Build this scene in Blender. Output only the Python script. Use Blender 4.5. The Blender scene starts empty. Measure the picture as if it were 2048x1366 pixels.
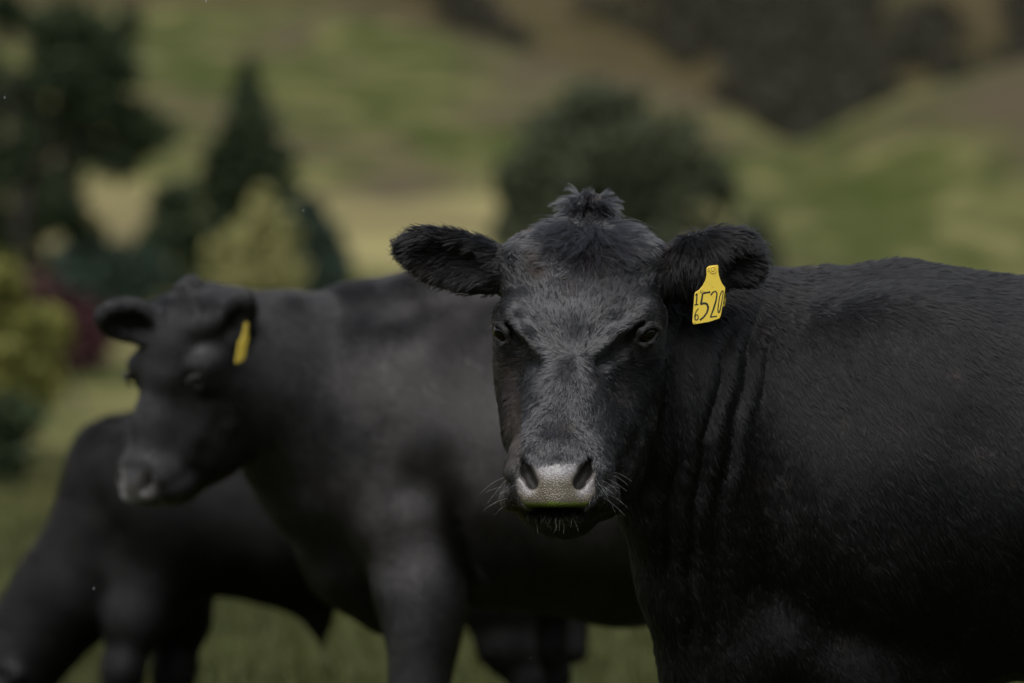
import bpy, math, os, random, time
import numpy as np
from mathutils import Vector, Matrix

T00 = time.time()
scene = bpy.context.scene
COL = scene.collection
rad = math.radians
rng = np.random.default_rng(20)
random.seed(20)

# ------------------------------------------------------------------ camera
CAM_Z = 1.2
cam_data = bpy.data.cameras.new('camera')
cam = bpy.data.objects.new('camera', cam_data)
COL.objects.link(cam)
cam.location = (0, 0, CAM_Z)
cam.rotation_euler = (rad(90), 0, 0)
cam_data.sensor_width = 36
cam_data.lens = 195.3
cam_data.clip_start = 0.5
cam_data.clip_end = 4000
cam_data.dof.use_dof = True
cam_data.dof.focus_distance = 9.86
cam_data.dof.aperture_fstop = 3.3
scene.camera = cam

# ------------------------------------------------------------------ sky and sun
SUN_EL, SUN_AZ = rad(56), rad(192)          # high soft light from behind the camera, a little to its left
world = bpy.data.worlds.new('World')
scene.world = world
world.use_nodes = True
wn = world.node_tree.nodes
wl = world.node_tree.links
sky = wn.new('ShaderNodeTexSky')
sky.sky_type = 'NISHITA'
sky.sun_disc = False
sky.sun_elevation = SUN_EL
sky.sun_rotation = SUN_AZ
sky.air_density = 1.0
sky.dust_density = 1.0
sky.ozone_density = 1.0
bg = wn['Background']
hsv = wn.new('ShaderNodeHueSaturation')          # a grey, overcast sky rather than a blue one
hsv.inputs['Saturation'].default_value = 0.30
wl.new(sky.outputs[0], hsv.inputs['Color'])
wl.new(hsv.outputs[0], bg.inputs[0])
bg.inputs[1].default_value = 0.07
sun_data = bpy.data.lights.new('sun', 'SUN')
sun_data.energy = 1.5
sun_data.angle = rad(55)
sun_data.color = (1.0, 0.97, 0.93)
sun = bpy.data.objects.new('sun', sun_data)
COL.objects.link(sun)
sun_dir = Vector((math.sin(SUN_AZ) * math.cos(SUN_EL), math.cos(SUN_AZ) * math.cos(SUN_EL), math.sin(SUN_EL)))
sun.rotation_euler = sun_dir.to_track_quat('Z', 'Y').to_euler()
sun.location = (-8, -12, 30)

vs = scene.view_settings
vs.view_transform = 'Standard'
vs.look = 'None'
vs.gamma = 1
vs.use_curve_mapping = False
vs.exposure = 1.22
scene.cycles.use_denoising = True
scene.cycles.use_adaptive_sampling = False
scene.cycles.max_bounces = 8
scene.cycles.transparent_max_bounces = 8

# ------------------------------------------------------------------ small helpers
PX = 9e-5

def P(u, v, y):
    """point at depth y that stands at pixel (u, v) of the 2048 px wide photograph"""
    return np.array(((u - 1024) * PX * y, y, CAM_Z + (683 - v) * PX * y), float)

def tag(o, label=None, cat=None, group=None, kind=None):
    if label: o['label'] = label
    if cat: o['category'] = cat
    if group: o['group'] = group
    if kind: o['kind'] = kind
    return o

def empty(name, loc):
    o = bpy.data.objects.new(name, None)
    o.location = loc
    o.empty_display_size = 0.2
    COL.objects.link(o)
    return o

def link(name, data, mat=None, parent=None):
    o = bpy.data.objects.new(name, data)
    COL.objects.link(o)
    if mat is not None:
        data.materials.append(getattr(mat, "m", mat))
    if parent is not None:
        o.parent = parent
        o.matrix_parent_inverse = Matrix.Translation(-Vector(parent.location))
    return o

def mesh_np(name, verts, faces, smooth=True):
    """faces: (n, 3) or (n, 4) array"""
    me = bpy.data.meshes.new(name)
    verts = np.asarray(verts, np.float32)
    faces = np.asarray(faces, np.int32)
    n, k = faces.shape
    me.vertices.add(len(verts))
    me.vertices.foreach_set('co', verts.ravel())
    me.loops.add(n * k)
    me.loops.foreach_set('vertex_index', faces.ravel())
    me.polygons.add(n)
    me.polygons.foreach_set('loop_start', np.arange(0, n * k, k, dtype=np.int32))
    me.polygons.foreach_set('use_smooth', np.full(n, smooth))
    me.update(calc_edges=True)
    return me

def vcol(me, name, arr):
    a = me.attributes.new(name, 'FLOAT_COLOR', 'POINT')
    a.data.foreach_set('color', np.asarray(arr, np.float32).ravel())

def vfloat(me, name, arr):
    a = me.attributes.new(name, 'FLOAT', 'POINT')
    a.data.foreach_set('value', np.asarray(arr, np.float32).ravel())

def sstep(a, b, x):
    t = np.clip((x - a) / (b - a), 0, 1)
    return t * t * (3 - 2 * t)

_perm = np.random.default_rng(5).random((64, 64, 64)).astype(np.float32)

def vnoise(p, scale):
    """smooth value noise in 0..1 at points p (n, 3)"""
    q = np.asarray(p) / scale
    i = np.floor(q).astype(int)
    f = q - i
    f = f * f * (3 - 2 * f)
    i &= 63
    j = (i + 1) & 63
    fx, fy, fz = f[..., 0], f[..., 1], f[..., 2]
    def g(a, b, c): return _perm[a, b, c]
    x0, y0, z0, x1, y1, z1 = i[..., 0], i[..., 1], i[..., 2], j[..., 0], j[..., 1], j[..., 2]
    a = g(x0, y0, z0) * (1 - fx) + g(x1, y0, z0) * fx
    b = g(x0, y1, z0) * (1 - fx) + g(x1, y1, z0) * fx
    c = g(x0, y0, z1) * (1 - fx) + g(x1, y0, z1) * fx
    d = g(x0, y1, z1) * (1 - fx) + g(x1, y1, z1) * fx
    return (a * (1 - fy) + b * fy) * (1 - fz) + (c * (1 - fy) + d * fy) * fz

def unit(a):
    return a / np.maximum(np.linalg.norm(a, axis=-1, keepdims=True), 1e-9)

# ------------------------------------------------------------------ node material helper
class NT:
    def __init__(self, name):
        self.m = bpy.data.materials.new(name)
        self.m.use_nodes = True
        self.t = self.m.node_tree
        self.out = self.t.nodes['Material Output']
        self.b = self.t.nodes['Principled BSDF']
    def n(self, kind, **kw):
        x = self.t.nodes.new(kind)
        for k, v in kw.items():
            if k.startswith('i_'):
                key = k[2:].replace('_', ' ')
                x.inputs[key].default_value = v
            else:
                setattr(x, k, v)
        return x
    def l(self, a, b):
        self.t.links.new(a, b)
    def ramp(self, fac, stops):
        r = self.t.nodes.new('ShaderNodeValToRGB')
        e = r.color_ramp.elements
        while len(e) < len(stops): e.new(0.5)
        for i, (p, c) in enumerate(stops):
            e[i].position = p
            e[i].color = (*c, 1) if len(c) == 3 else c
        self.l(fac, r.inputs[0])
        return r.outputs[0]
    def noise(self, scale, detail=4, rough=0.55, vec=None, dist=0.0):
        x = self.n('ShaderNodeTexNoise')
        x.inputs['Scale'].default_value = scale
        x.inputs['Detail'].default_value = detail
        x.inputs['Roughness'].default_value = rough
        x.inputs['Distortion'].default_value = dist
        if vec is not None: self.l(vec, x.inputs['Vector'])
        return x.outputs['Fac']
    def mix(self, fac, a, b):
        x = self.n('ShaderNodeMix')
        x.data_type = 'RGBA'
        for s, v in ((x.inputs[0], fac), (x.inputs[6], a), (x.inputs[7], b)):
            if hasattr(v, 'is_linked'): self.l(v, s)
            elif isinstance(v, (int, float)): s.default_value = v
            else: s.default_value = (*v, 1)
        return x.outputs[2]
    def set(self, **kw):
        for k, v in kw.items():
            s = self.b.inputs[k.replace('_', ' ')]
            if hasattr(v, 'is_linked'): self.l(v, s)
            elif isinstance(v, tuple) and len(v) == 3: s.default_value = (*v, 1)
            else: s.default_value = v
        return self
    def bump(self, h, strength=0.3, dist=0.01):
        x = self.n('ShaderNodeBump')
        x.inputs['Strength'].default_value = strength
        x.inputs['Distance'].default_value = dist
        self.l(h, x.inputs['Height'])
        self.l(x.outputs[0], self.b.inputs['Normal'])
# ------------------------------------------------------------------ implicit modelling: smooth unions of ellipsoids and tubes, meshed by surface nets
def E(c, r, R=None, k=0.03, op='+'):
    return dict(t='E', c=np.array(c, float), r=np.array(r, float), R=np.eye(3) if R is None else np.array(R, float), k=k, op=op)

def T(pts, r1, r2=None, up=(0, 0, 1), k=0.03, op='+'):
    """tube along pts; r1 = half width along the side axis, r2 = half width along the 'up' axis"""
    r1 = np.array(r1, float)
    return dict(t='T', p=np.array(pts, float), r1=r1, r2=r1.copy() if r2 is None else np.array(r2, float), up=np.array(up, float), k=k, op=op)

def rot(axis, deg):
    return np.array(Matrix.Rotation(rad(deg), 3, axis))

def frame(ax, nrm):
    """rotation whose columns are: long axis, second axis, normal"""
    a = unit(np.array(ax, float)); n = np.array(nrm, float); n = unit(n - a * (a @ n))
    return np.stack([a, np.cross(n, a), n], 1)

def move(prims, R, pivot, dest, s=1.0):
    out = []
    for q in prims:
        q = dict(q)
        f = lambda x: (R @ ((x - pivot) * s).T).T + dest
        if q['t'] == 'E':
            q['c'] = f(q['c']); q['r'] = q['r'] * s; q['R'] = R @ q['R']
        else:
            q['p'] = f(q['p']); q['r1'] = q['r1'] * s; q['r2'] = q['r2'] * s; q['up'] = R @ q['up']
        q['k'] = q['k'] * s
        out.append(q)
    return out

def d_ell(q, X, Y, Z):
    x, y, z = X - q['c'][0], Y - q['c'][1], Z - q['c'][2]
    R, r = q['R'], q['r']
    a = (x * R[0, 0] + y * R[1, 0] + z * R[2, 0]) / r[0]
    b = (x * R[0, 1] + y * R[1, 1] + z * R[2, 1]) / r[1]
    c = (x * R[0, 2] + y * R[1, 2] + z * R[2, 2]) / r[2]
    k0 = np.sqrt(a * a + b * b + c * c) + 1e-6
    k1 = np.sqrt((a / r[0]) ** 2 + (b / r[1]) ** 2 + (c / r[2]) ** 2) + 1e-6
    return k0 * (k0 - 1) / k1

def d_seg(a, b, ra, rb, sa, sb, up, X, Y, Z):
    ab = b - a
    L2 = ab @ ab
    d = ab / math.sqrt(L2)
    side = np.cross(d, up); side = side / (np.linalg.norm(side) + 1e-9)
    u2 = np.cross(side, d)
    x, y, z = X - a[0], Y - a[1], Z - a[2]
    t = np.clip((x * ab[0] + y * ab[1] + z * ab[2]) / L2, 0, 1)
    x = x - t * ab[0]; y = y - t * ab[1]; z = z - t * ab[2]
    r1 = ra + (rb - ra) * t
    r2 = sa + (sb - sa) * t
    rm = np.minimum(r1, r2)
    p = (x * side[0] + y * side[1] + z * side[2])
    q = (x * u2[0] + y * u2[1] + z * u2[2])
    w = (x * d[0] + y * d[1] + z * d[2])
    a1, a2, a3 = p / r1, q / r2, w / rm
    k0 = np.sqrt(a1 * a1 + a2 * a2 + a3 * a3) + 1e-6
    k1 = np.sqrt((a1 / r1) ** 2 + (a2 / r2) ** 2 + (a3 / rm) ** 2) + 1e-6
    return k0 * (k0 - 1) / k1

def pieces(prims):
    """(distance function, low corner, high corner, k, op) of every simple shape"""
    for q in prims:
        if q['t'] == 'E':
            ext = np.sqrt(((q['R'] * q['r'][None, :]) ** 2).sum(1))
            yield (lambda X, Y, Z, q=q: d_ell(q, X, Y, Z)), q['c'] - ext, q['c'] + ext, q['k'], q['op']
        else:
            p = q['p']
            for i in range(len(p) - 1):
                m = max(q['r1'][i], q['r2'][i], q['r1'][i + 1], q['r2'][i + 1])
                lo = np.minimum(p[i], p[i + 1]) - m
                hi = np.maximum(p[i], p[i + 1]) + m
                yield (lambda X, Y, Z, q=q, i=i: d_seg(q['p'][i], q['p'][i + 1], q['r1'][i], q['r1'][i + 1], q['r2'][i], q['r2'][i + 1], q['up'], X, Y, Z)), lo, hi, q['k'], q['op']

def at_points(prims, pts):
    F = np.full(len(pts), 1.0)
    X, Y, Z = pts[:, 0], pts[:, 1], pts[:, 2]
    for f, lo, hi, k, op in pieces(prims):
        d = f(X, Y, Z)
        if op == '+': F = np.minimum(F, d)
    return F

def axis(*spans):
    """grid coordinates: (start, step, stop) spans joined"""
    out = []
    for a, h, b in spans:
        n = max(1, int(round((b - a) / h)))
        out.append(a + (b - a) * np.arange(n) / n)
    out.append([spans[-1][2]])
    return np.concatenate(out).astype(np.float32)

def sculpt(prims, xs, ys, zs, post=()):
    F = np.full((len(xs), len(ys), len(zs)), 1.0, np.float32)
    def box(lo, hi):
        i0, i1 = np.searchsorted(xs, [lo[0], hi[0]])
        j0, j1 = np.searchsorted(ys, [lo[1], hi[1]])
        k0, k1 = np.searchsorted(zs, [lo[2], hi[2]])
        sl = (slice(i0, i1 + 1), slice(j0, j1 + 1), slice(k0, k1 + 1))
        return sl, xs[sl[0]][:, None, None], ys[sl[1]][None, :, None], zs[sl[2]][None, None, :]
    for f, lo, hi, k, op in pieces(prims):
        sl, X, Y, Z = box(lo - k - 0.025, hi + k + 0.025)
        S = F[sl]
        if 0 in S.shape: continue
        d = f(X, Y, Z).astype(np.float32)
        if op == '+':
            h = np.clip(0.5 + 0.5 * (S - d) / k, 0, 1)
            F[sl] = S + (d - S) * h - k * h * (1 - h)
        else:
            h = np.clip(0.5 - 0.5 * (S + d) / k, 0, 1)
            F[sl] = S + (-d - S) * h + k * h * (1 - h)
    for f, lo, hi in post:
        sl, X, Y, Z = box(np.array(lo), np.array(hi))
        if 0 in F[sl].shape: continue
        F[sl] += f(X, Y, Z).astype(np.float32)
    return nets(F, xs, ys, zs)

def nets(F, xs, ys, zs):
    S = F < 0
    a = S[:-1, :-1, :-1]
    mixed = np.zeros(a.shape, bool)
    offs = [(i, j, k) for i in (0, 1) for j in (0, 1) for k in (0, 1)]
    n0, n1, n2 = F.shape
    for i, j, k in offs[1:]:
        mixed |= S[i:n0 - 1 + i, j:n1 - 1 + j, k:n2 - 1 + k] != a
    I, J, K = np.nonzero(mixed)
    idx = np.full(mixed.shape, -1, np.int32)
    idx[I, J, K] = np.arange(len(I))
    val = {o: F[I + o[0], J + o[1], K + o[2]] for o in offs}
    acc = np.zeros((len(I), 3)); cnt = np.zeros(len(I))
    for o in offs:
        for ax in range(3):
            if o[ax]: continue
            p = list(o); p[ax] = 1; p = tuple(p)
            va, vb = val[o], val[p]
            x = (va < 0) != (vb < 0)
            t = np.where(x, va / np.where(va == vb, 1, va - vb), 0)
            q = np.array(o, float)[None, :].repeat(len(I), 0)
            q[:, ax] = t
            acc += q * x[:, None]; cnt += x
    acc /= cnt[:, None]
    V = np.stack([xs[I] + acc[:, 0] * (xs[I + 1] - xs[I]), ys[J] + acc[:, 1] * (ys[J + 1] - ys[J]), zs[K] + acc[:, 2] * (zs[K + 1] - zs[K])], 1)
    faces = []
    for ax in range(3):
        sa = [slice(1, -1)] * 3; sb = [slice(1, -1)] * 3
        sa[ax] = slice(0, -1); sb[ax] = slice(1, None)
        A, B = S[tuple(sa)], S[tuple(sb)]
        e = np.nonzero(A != B)
        inside = A[e]
        c = [e[0] + 1, e[1] + 1, e[2] + 1]
        c[ax] = e[ax]
        b1, b2 = [(1, 2), (2, 0), (0, 1)][ax]
        def cell(d1, d2):
            q = [x.copy() for x in c]
            q[b1] = q[b1] - d1; q[b2] = q[b2] - d2
            return idx[q[0], q[1], q[2]]
        quad = np.stack([cell(1, 1), cell(0, 1), cell(0, 0), cell(1, 0)], 1)
        quad[~inside] = quad[~inside][:, ::-1]
        faces.append(quad)
    faces = np.concatenate(faces)
    faces = faces[(faces >= 0).all(1)]
    return V, faces

def relax(V, Fc, n=2, w=0.5):
    e = np.concatenate([Fc[:, [0, 1]], Fc[:, [1, 2]], Fc[:, [2, 3]], Fc[:, [3, 0]]])
    e = np.concatenate([e, e[:, ::-1]])
    cnt = np.bincount(e[:, 0], minlength=len(V))[:, None]
    for _ in range(n):
        s = np.stack([np.bincount(e[:, 0], weights=V[e[:, 1], a], minlength=len(V)) for a in range(3)], 1)
        V = V * (1 - w) + w * s / np.maximum(cnt, 1)
    return V

def normals(V, Fc):
    n = np.cross(V[Fc[:, 2]] - V[Fc[:, 0]], V[Fc[:, 3]] - V[Fc[:, 1]])
    out = np.stack([sum(np.bincount(Fc[:, k], weights=n[:, a], minlength=len(V)) for k in range(4)) for a in range(3)], 1)
    return unit(out)
# ------------------------------------------------------------------ the cow's head (shared shape): facing -Y, turned a little to its right
YUP = (0, 1, 0)
def head_prims(brow=True):
    h = []
    h += [E(P(1163, 585, 10.065), (.141, .150, .114), k=.03),                         # cranium
          E(P(1172, 482, 10.10), (.070, .075, .046), k=.05),                         # poll
          E(P(1180, 428, 10.085), (.034, .036, .027), k=.02),                        # mound under the topknot
          E(P(1090, 520, 10.055), (.075, .090, .050), k=.04),
          E(P(1248, 520, 10.06), (.078, .090, .050), k=.04),
          E(P(1037, 630, 9.985), (.042, .060, .036), k=.03),                         # brow, one side
          E(P(1286, 630, 9.990), (.040, .062, .038), k=.03),                         # brow, other side
          E(P(1152, 655, 9.965), (.093, .075, .070), k=.04),                         # lower forehead
          T([P(1148, 690, 9.945), P(1128, 800, 9.885), P(1114, 890, 9.83)], [.074, .062, .070], [.068, .062, .058], YUP, k=.035),
          E(P(1163, 735, 10.07), (.140, .150, .120), k=.03),                         # cheek mass
          T([P(1157, 790, 10.02), P(1133, 890, 9.92)], [.128, .104], [.125, .095], YUP, k=.04),
          E(P(1025, 672, 9.995), (.033, .062, .050), k=.03),                         # around the eyes
          E(P(1294, 680, 10.00), (.030, .066, .052), k=.03),
          T([P(1028, 745, 10.03), P(1046, 870, 9.965)], [.024, .026], [.05, .05], YUP, k=.05),
          T([P(1272, 760, 10.05), P(1228, 870, 9.975)], [.026, .026], [.05, .05], YUP, k=.05),
          E(P(1118, 935, 9.83), (.097, .090, .056), k=.03),                          # muzzle
          E(P(1046, 982, 9.83), (.045, .068, .031), rot('Y', -20), k=.03),           # upper lip ends
          E(P(1192, 985, 9.84), (.042, .072, .034), rot('Y', 22), k=.03),
          E(P(1111, 965, 9.795), (.064, .071, .049), k=.022),                        # nose pad
          T([P(1060, 996, 9.757), P(1111, 1000, 9.748), P(1168, 997, 9.757)], [.016, .017, .016], None, YUP, k=.02),
          T([P(1048, 906, 9.80), P(1085, 893, 9.785), P(1140, 893, 9.785), P(1178, 908, 9.80)], [.018] * 4, None, YUP, k=.02),
          T([P(1036, 915, 9.800), P(1034, 945, 9.782), P(1052, 984, 9.772)], [.011, .015, .013], None, YUP, k=.016),   # nostril wings
          T([P(1190, 917, 9.802), P(1192, 945, 9.786), P(1172, 985, 9.774)], [.011, .015, .013], None, YUP, k=.016),
          E(P(1116, 1022, 9.845), (.066, .080, .026), k=.02),                        # chin
          T([P(1120, 1010, 9.90), P(1180, 930, 10.02), P(1215, 800, 10.12)], [.060, .085, .085], [.05, .09, .09], YUP, k=.05),
          T([P(1292, 735, 10.06), P(1272, 850, 10.01), P(1232, 950, 9.95)], [.024, .022, .018], [.03, .03, .025], YUP, k=.03)]
    if brow: h += [T([P(1078, 704, 9.880), P(1046, 672, 9.902), P(1020, 640, 9.925)], [.010, .013, .012], None, YUP, k=.022),      # brow edges
          T([P(1198, 704, 9.882), P(1240, 670, 9.900), P(1278, 640, 9.922)], [.010, .013, .012], None, YUP, k=.022)]
    h += [E(P(1112, 1021, 9.75), (.082, .050, .0055), k=.008, op='-'),               # mouth line
          T([P(1043, 913, 9.755), P(1051, 940, 9.742), P(1064, 966, 9.737)], [.0055, .0125, .0115], [.03, .042, .036], YUP, k=.006, op='-'),
          T([P(1182, 915, 9.757), P(1174, 940, 9.744), P(1159, 966, 9.739)], [.0055, .0130, .0120], [.03, .042, .036], YUP, k=.006, op='-'),
          T([P(1062, 722, 9.868), P(1030, 692, 9.895), P(1012, 668, 9.92)], [.014, .017, .012], [.028, .040, .028], YUP, k=.014, op='-'),
          T([P(1210, 722, 9.870), P(1250, 692, 9.895), P(1276, 668, 9.92)], [.014, .017, .012], [.028, .040, .028], YUP, k=.014, op='-'),
          E(P(1000, 664, 9.925), (.020, .024, .015), k=.012, op='-'),                # eye sockets
          E(P(1293, 666, 9.925), (.021, .026, .015), k=.012, op='-')]
    # lids
    h += [T([P(1019, 686, 9.916), P(1012, 663, 9.908), P(1001, 650, 9.914), P(986, 648, 9.942)], [.0040, .0052, .0058, .005], k=.006),
          T([P(1017, 682, 9.918), P(1004, 688, 9.920), P(991, 676, 9.940)], [.0034, .0038, .0034], k=.006),
          T([P(1269, 686, 9.916), P(1280, 664, 9.907), P(1298, 652, 9.911), P(1318, 655, 9.942)], [.0040, .0052, .0058, .005], k=.006),
          T([P(1272, 683, 9.918), P(1287, 691, 9.918), P(1304, 684, 9.926), P(1316, 664, 9.945)], [.0034, .0040, .0040, .0036], k=.006)]
    if not brow:          # the animals behind have a flatter brow
        h = [q for q in h if not (q['t'] == 'T' and q['op'] == '-' and len(q['p']) == 3 and q['r1'][1] == .017)]
    return h

def ear_prims(base, tip, nrm, width, cup=1.0, up_bulge=0.0):
    base, tip = np.array(base), np.array(tip)
    ax = tip - base
    L = np.linalg.norm(ax)
    R = frame(ax, nrm)
    c = base + ax * .55
    return [T([base - ax * .12, base + ax * .30], [.030, .040], [.030, .030], R[:, 2], k=.03),
            E(c, (L * .54, width, .030), R, k=.025),
            E(c + R[:, 2] * .034 * cup + ax * .03, (L * .40, width * .72, .034), R, k=.012, op='-')]

EYES = [(P(1006, 664, 9.946), .0180), (P(1292, 666, 9.944), .0188)]
HEAD = head_prims()
EAR_A = ear_prims(P(1020, 548, 10.05), P(816, 494, 10.05), (0.05, -1, -.25), .049)
EAR_B = [T([P(1322, 555, 10.06), P(1385, 530, 10.05)], [.034, .040], [.034, .040], YUP, k=.03),
         E(P(1402, 533, 10.045), (.052, .030, .062), rot('Y', 24), k=.02),
         E(P(1444, 514, 10.055), (.070, .036, .047), rot('Y', -12), k=.02),
         E(P(1482, 522, 10.065), (.036, .030, .046), rot('Y', -20), k=.02),
         E(P(1478, 536, 10.015), (.038, .034, .026), rot('Y', -28), k=.014, op='-')]

# neck, trunk and legs
def body_prims():
    b = [T([P(1235, 700, 10.18), P(1395, 785, 10.26), P(1560, 868, 10.36)], [.125, .165, .22], [.165, .235, .305], k=.06),
         T([P(1310, 900, 10.20), P(1352, 1010, 10.24), P(1400, 1150, 10.30), P(1455, 1330, 10.36)], [.075, .085, .105, .13], [.08, .09, .10, .12], YUP, k=.06),
         T([(.46, 10.38, .99), (.75, 10.39, .950), (1.2, 10.41, .925), (1.6, 10.42, .95), (1.95, 10.42, 1.03)],
           [.25, .30, .36, .33, .20], [.335, .362, .378, .365, .26], k=.06),
         E((.70, 10.22, 1.00), (.21, .11, .27), rot('Y', 12), k=.12),                # shoulder, camera side
         E((.70, 10.60, 1.02), (.20, .11, .27), rot('Y', 12), k=.05),
         T([(.50, 10.34, .66), (.66, 10.39, .60), (.80, 10.39, .60)], [.13, .15, .12], [.12, .12, .10], k=.07),     # brisket
         T([(.60, 10.38, 1.245), (.72, 10.39, 1.262), (1.0, 10.40, 1.235)], [.05, .06, .06], [.06, .055, .05], k=.08),
         ]
    for y, dx in ((10.36, 0.0), (10.57, .10)):
        b += [T([(.70 + dx, y + .05, .84), (.67 + dx, y + .01, .60), (.69 + dx, y, .46), (.70 + dx, y, .40)], [.09, .080, .058, .056], [.14, .110, .066, .062], (1, 0, 0), k=.10),
              T([(.70 + dx, y, .41), (.705 + dx, y, .30), (.705 + dx, y, .17), (.69 + dx, y, .10)], [.056, .036, .035, .045], [.060, .040, .040, .048], (1, 0, 0), k=.02),
              T([(.68 + dx, y, .08), (.665 + dx, y, .035)], [.050, .058], [.052, .062], (1, 0, 0), k=.02)]
    for y, dx in ((10.26, 0.0), (10.58, -.12)):
        b += [T([(1.86 + dx, y, .98), (1.80 + dx, y, .78), (1.90 + dx, y, .56), (1.99 + dx, y, .47)], [.14, .12, .065, .050], [.24, .18, .09, .06], (1, 0, 0), k=.05),
              T([(1.985 + dx, y, .48), (1.955 + dx, y, .30), (1.94 + dx, y, .16), (1.92 + dx, y, .10)], [.045, .036, .036, .045], [.055, .045, .042, .050], (1, 0, 0), k=.02),
              T([(1.91 + dx, y, .08), (1.89 + dx, y, .035)], [.050, .058], [.052, .064], (1, 0, 0), k=.02)]
    b += [T([(2.10, 10.42, 1.20), (2.20, 10.42, 1.10), (2.22, 10.42, .80), (2.20, 10.42, .45)], [.05, .032, .026, .045], k=.03)]
    return b
BODY = body_prims()

def hero_post(X, Y, Z):
    """neck folds and slack skin on the camera side"""
    u = X / (Y * PX) + 1024
    v = 683 - (Z - CAM_Z) / (Y * PX)
    g = np.zeros(np.broadcast(X, Y, Z).shape)
    near = sstep(10.32, 10.22, Y)
    wob = (np.sin(v * .017 + u * .004) * 5 + np.sin(v * .041 + 1.3) * 2)
    amp = .98 + .22 * np.sin(v * .013 + u * .011)
    def fold(pts, w, a):
        pv = [p[1] for p in pts]; pu = [p[0] for p in pts]
        uf = np.interp(v, pv, pu)
        win = sstep(pv[0] - 40, pv[0] + 60, v) * sstep(pv[-1] + 60, pv[-1] - 60, v)
        return a * .66 * amp * np.exp(-((u - uf - wob * (w / 12.0)) / w) ** 2) * win
    g = g + fold([(1364, 620), (1350, 760), (1350, 880), (1338, 1060), (1336, 1200)], 12, .014)
    g = g + fold([(1372, 640), (1380, 800), (1384, 950), (1378, 1100)], 9, -.006)
    g = g + fold([(1462, 640), (1440, 760), (1400, 880), (1390, 1000), (1376, 1180), (1376, 1280)], 11, .013)
    g = g + fold([(1420, 700), (1408, 800), (1398, 900)], 8, -.004)
    g = g + fold([(1520, 590), (1496, 720), (1462, 840), (1446, 960), (1432, 1100), (1424, 1240)], 13, .011)
    g = g + fold([(1480, 660), (1456, 770), (1428, 880), (1412, 1040)], 10, -.006)
    g = g + fold([(1530, 640), (1505, 760), (1482, 860), (1468, 1000)], 12, -.005)
    g = g + fold([(1556, 560), (1540, 680), (1520, 800)], 7, .006)
    g = g + fold([(1590, 560), (1575, 650), (1562, 740)], 7, .005)
    g = g + fold([(1622, 560), (1608, 640), (1600, 720)], 8, .004)
    return g * near

def hero_post2(X, Y, Z):
    """shallow hollows between the muscles of the shoulder and ribs"""
    def gs(x, z, wx, wz, a, t=0.0):
        dx = (X - x) + t * (Z - z)
        return a * np.exp(-(dx / wx) ** 2 - ((Z - z) / wz) ** 2)
    near = sstep(10.35, 10.25, Y)
    g = gs(.47, .86, .035, .22, .022, .12) + gs(.97, .83, .05, .16, .018, -.25) + gs(.60, .70, .05, .12, .010, .3)
    g = g + gs(.80, .66, .05, .10, .010, -.3) - gs(.70, .98, .10, .09, .010)
    g = g - gs(.55, .98, .05, .14, .008, .3) + gs(.83, 1.03, .07, .06, .005)
    return g * near

xs = axis((-.30, .0032, .50), (.50, .008, 1.05), (1.05, .02, 2.35))
ys = axis((9.66, .0032, 10.02), (10.02, .0042, 10.30), (10.30, .014, 10.95))
zs = axis((-.04, .018, .55), (.55, .006, .82), (.82, .0032, 1.50))
V1, F1 = sculpt([*BODY, *HEAD, *EAR_A, *EAR_B], xs, ys, zs,
                post=[(hero_post, (.22, 9.95, .6), (.62, 10.36, 1.40)), (hero_post2, (.30, 9.95, .45), (1.2, 10.40, 1.35))])
V1 = relax(V1, F1, 3, .5)
print('hero mesh', len(V1), len(F1), round(time.time() - T00, 1))
# ------------------------------------------------------------------ materials of the cattle
def coat_skin(name, gloss, sheen, base=(.010, .0095, .010)):
    m = NT(name)
    tc = m.n('ShaderNodeTexCoord').outputs['Object']
    f = m.noise(9, 5, .6, tc)
    m.set(Base_Color=m.ramp(f, [(.3, tuple(c * .7 for c in base)), (.75, tuple(c * 1.5 for c in base))]),
          Roughness=gloss, Sheen_Weight=sheen, Sheen_Roughness=.45, Sheen_Tint=(.9, .88, .9))
    st = m.n('ShaderNodeMapping')
    st.inputs['Scale'].default_value = (1, 1, .16)
    m.l(tc, st.inputs[0])
    m.bump(m.noise(160, 3, .6, st.outputs[0]), .35, .006)
    return m

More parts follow.
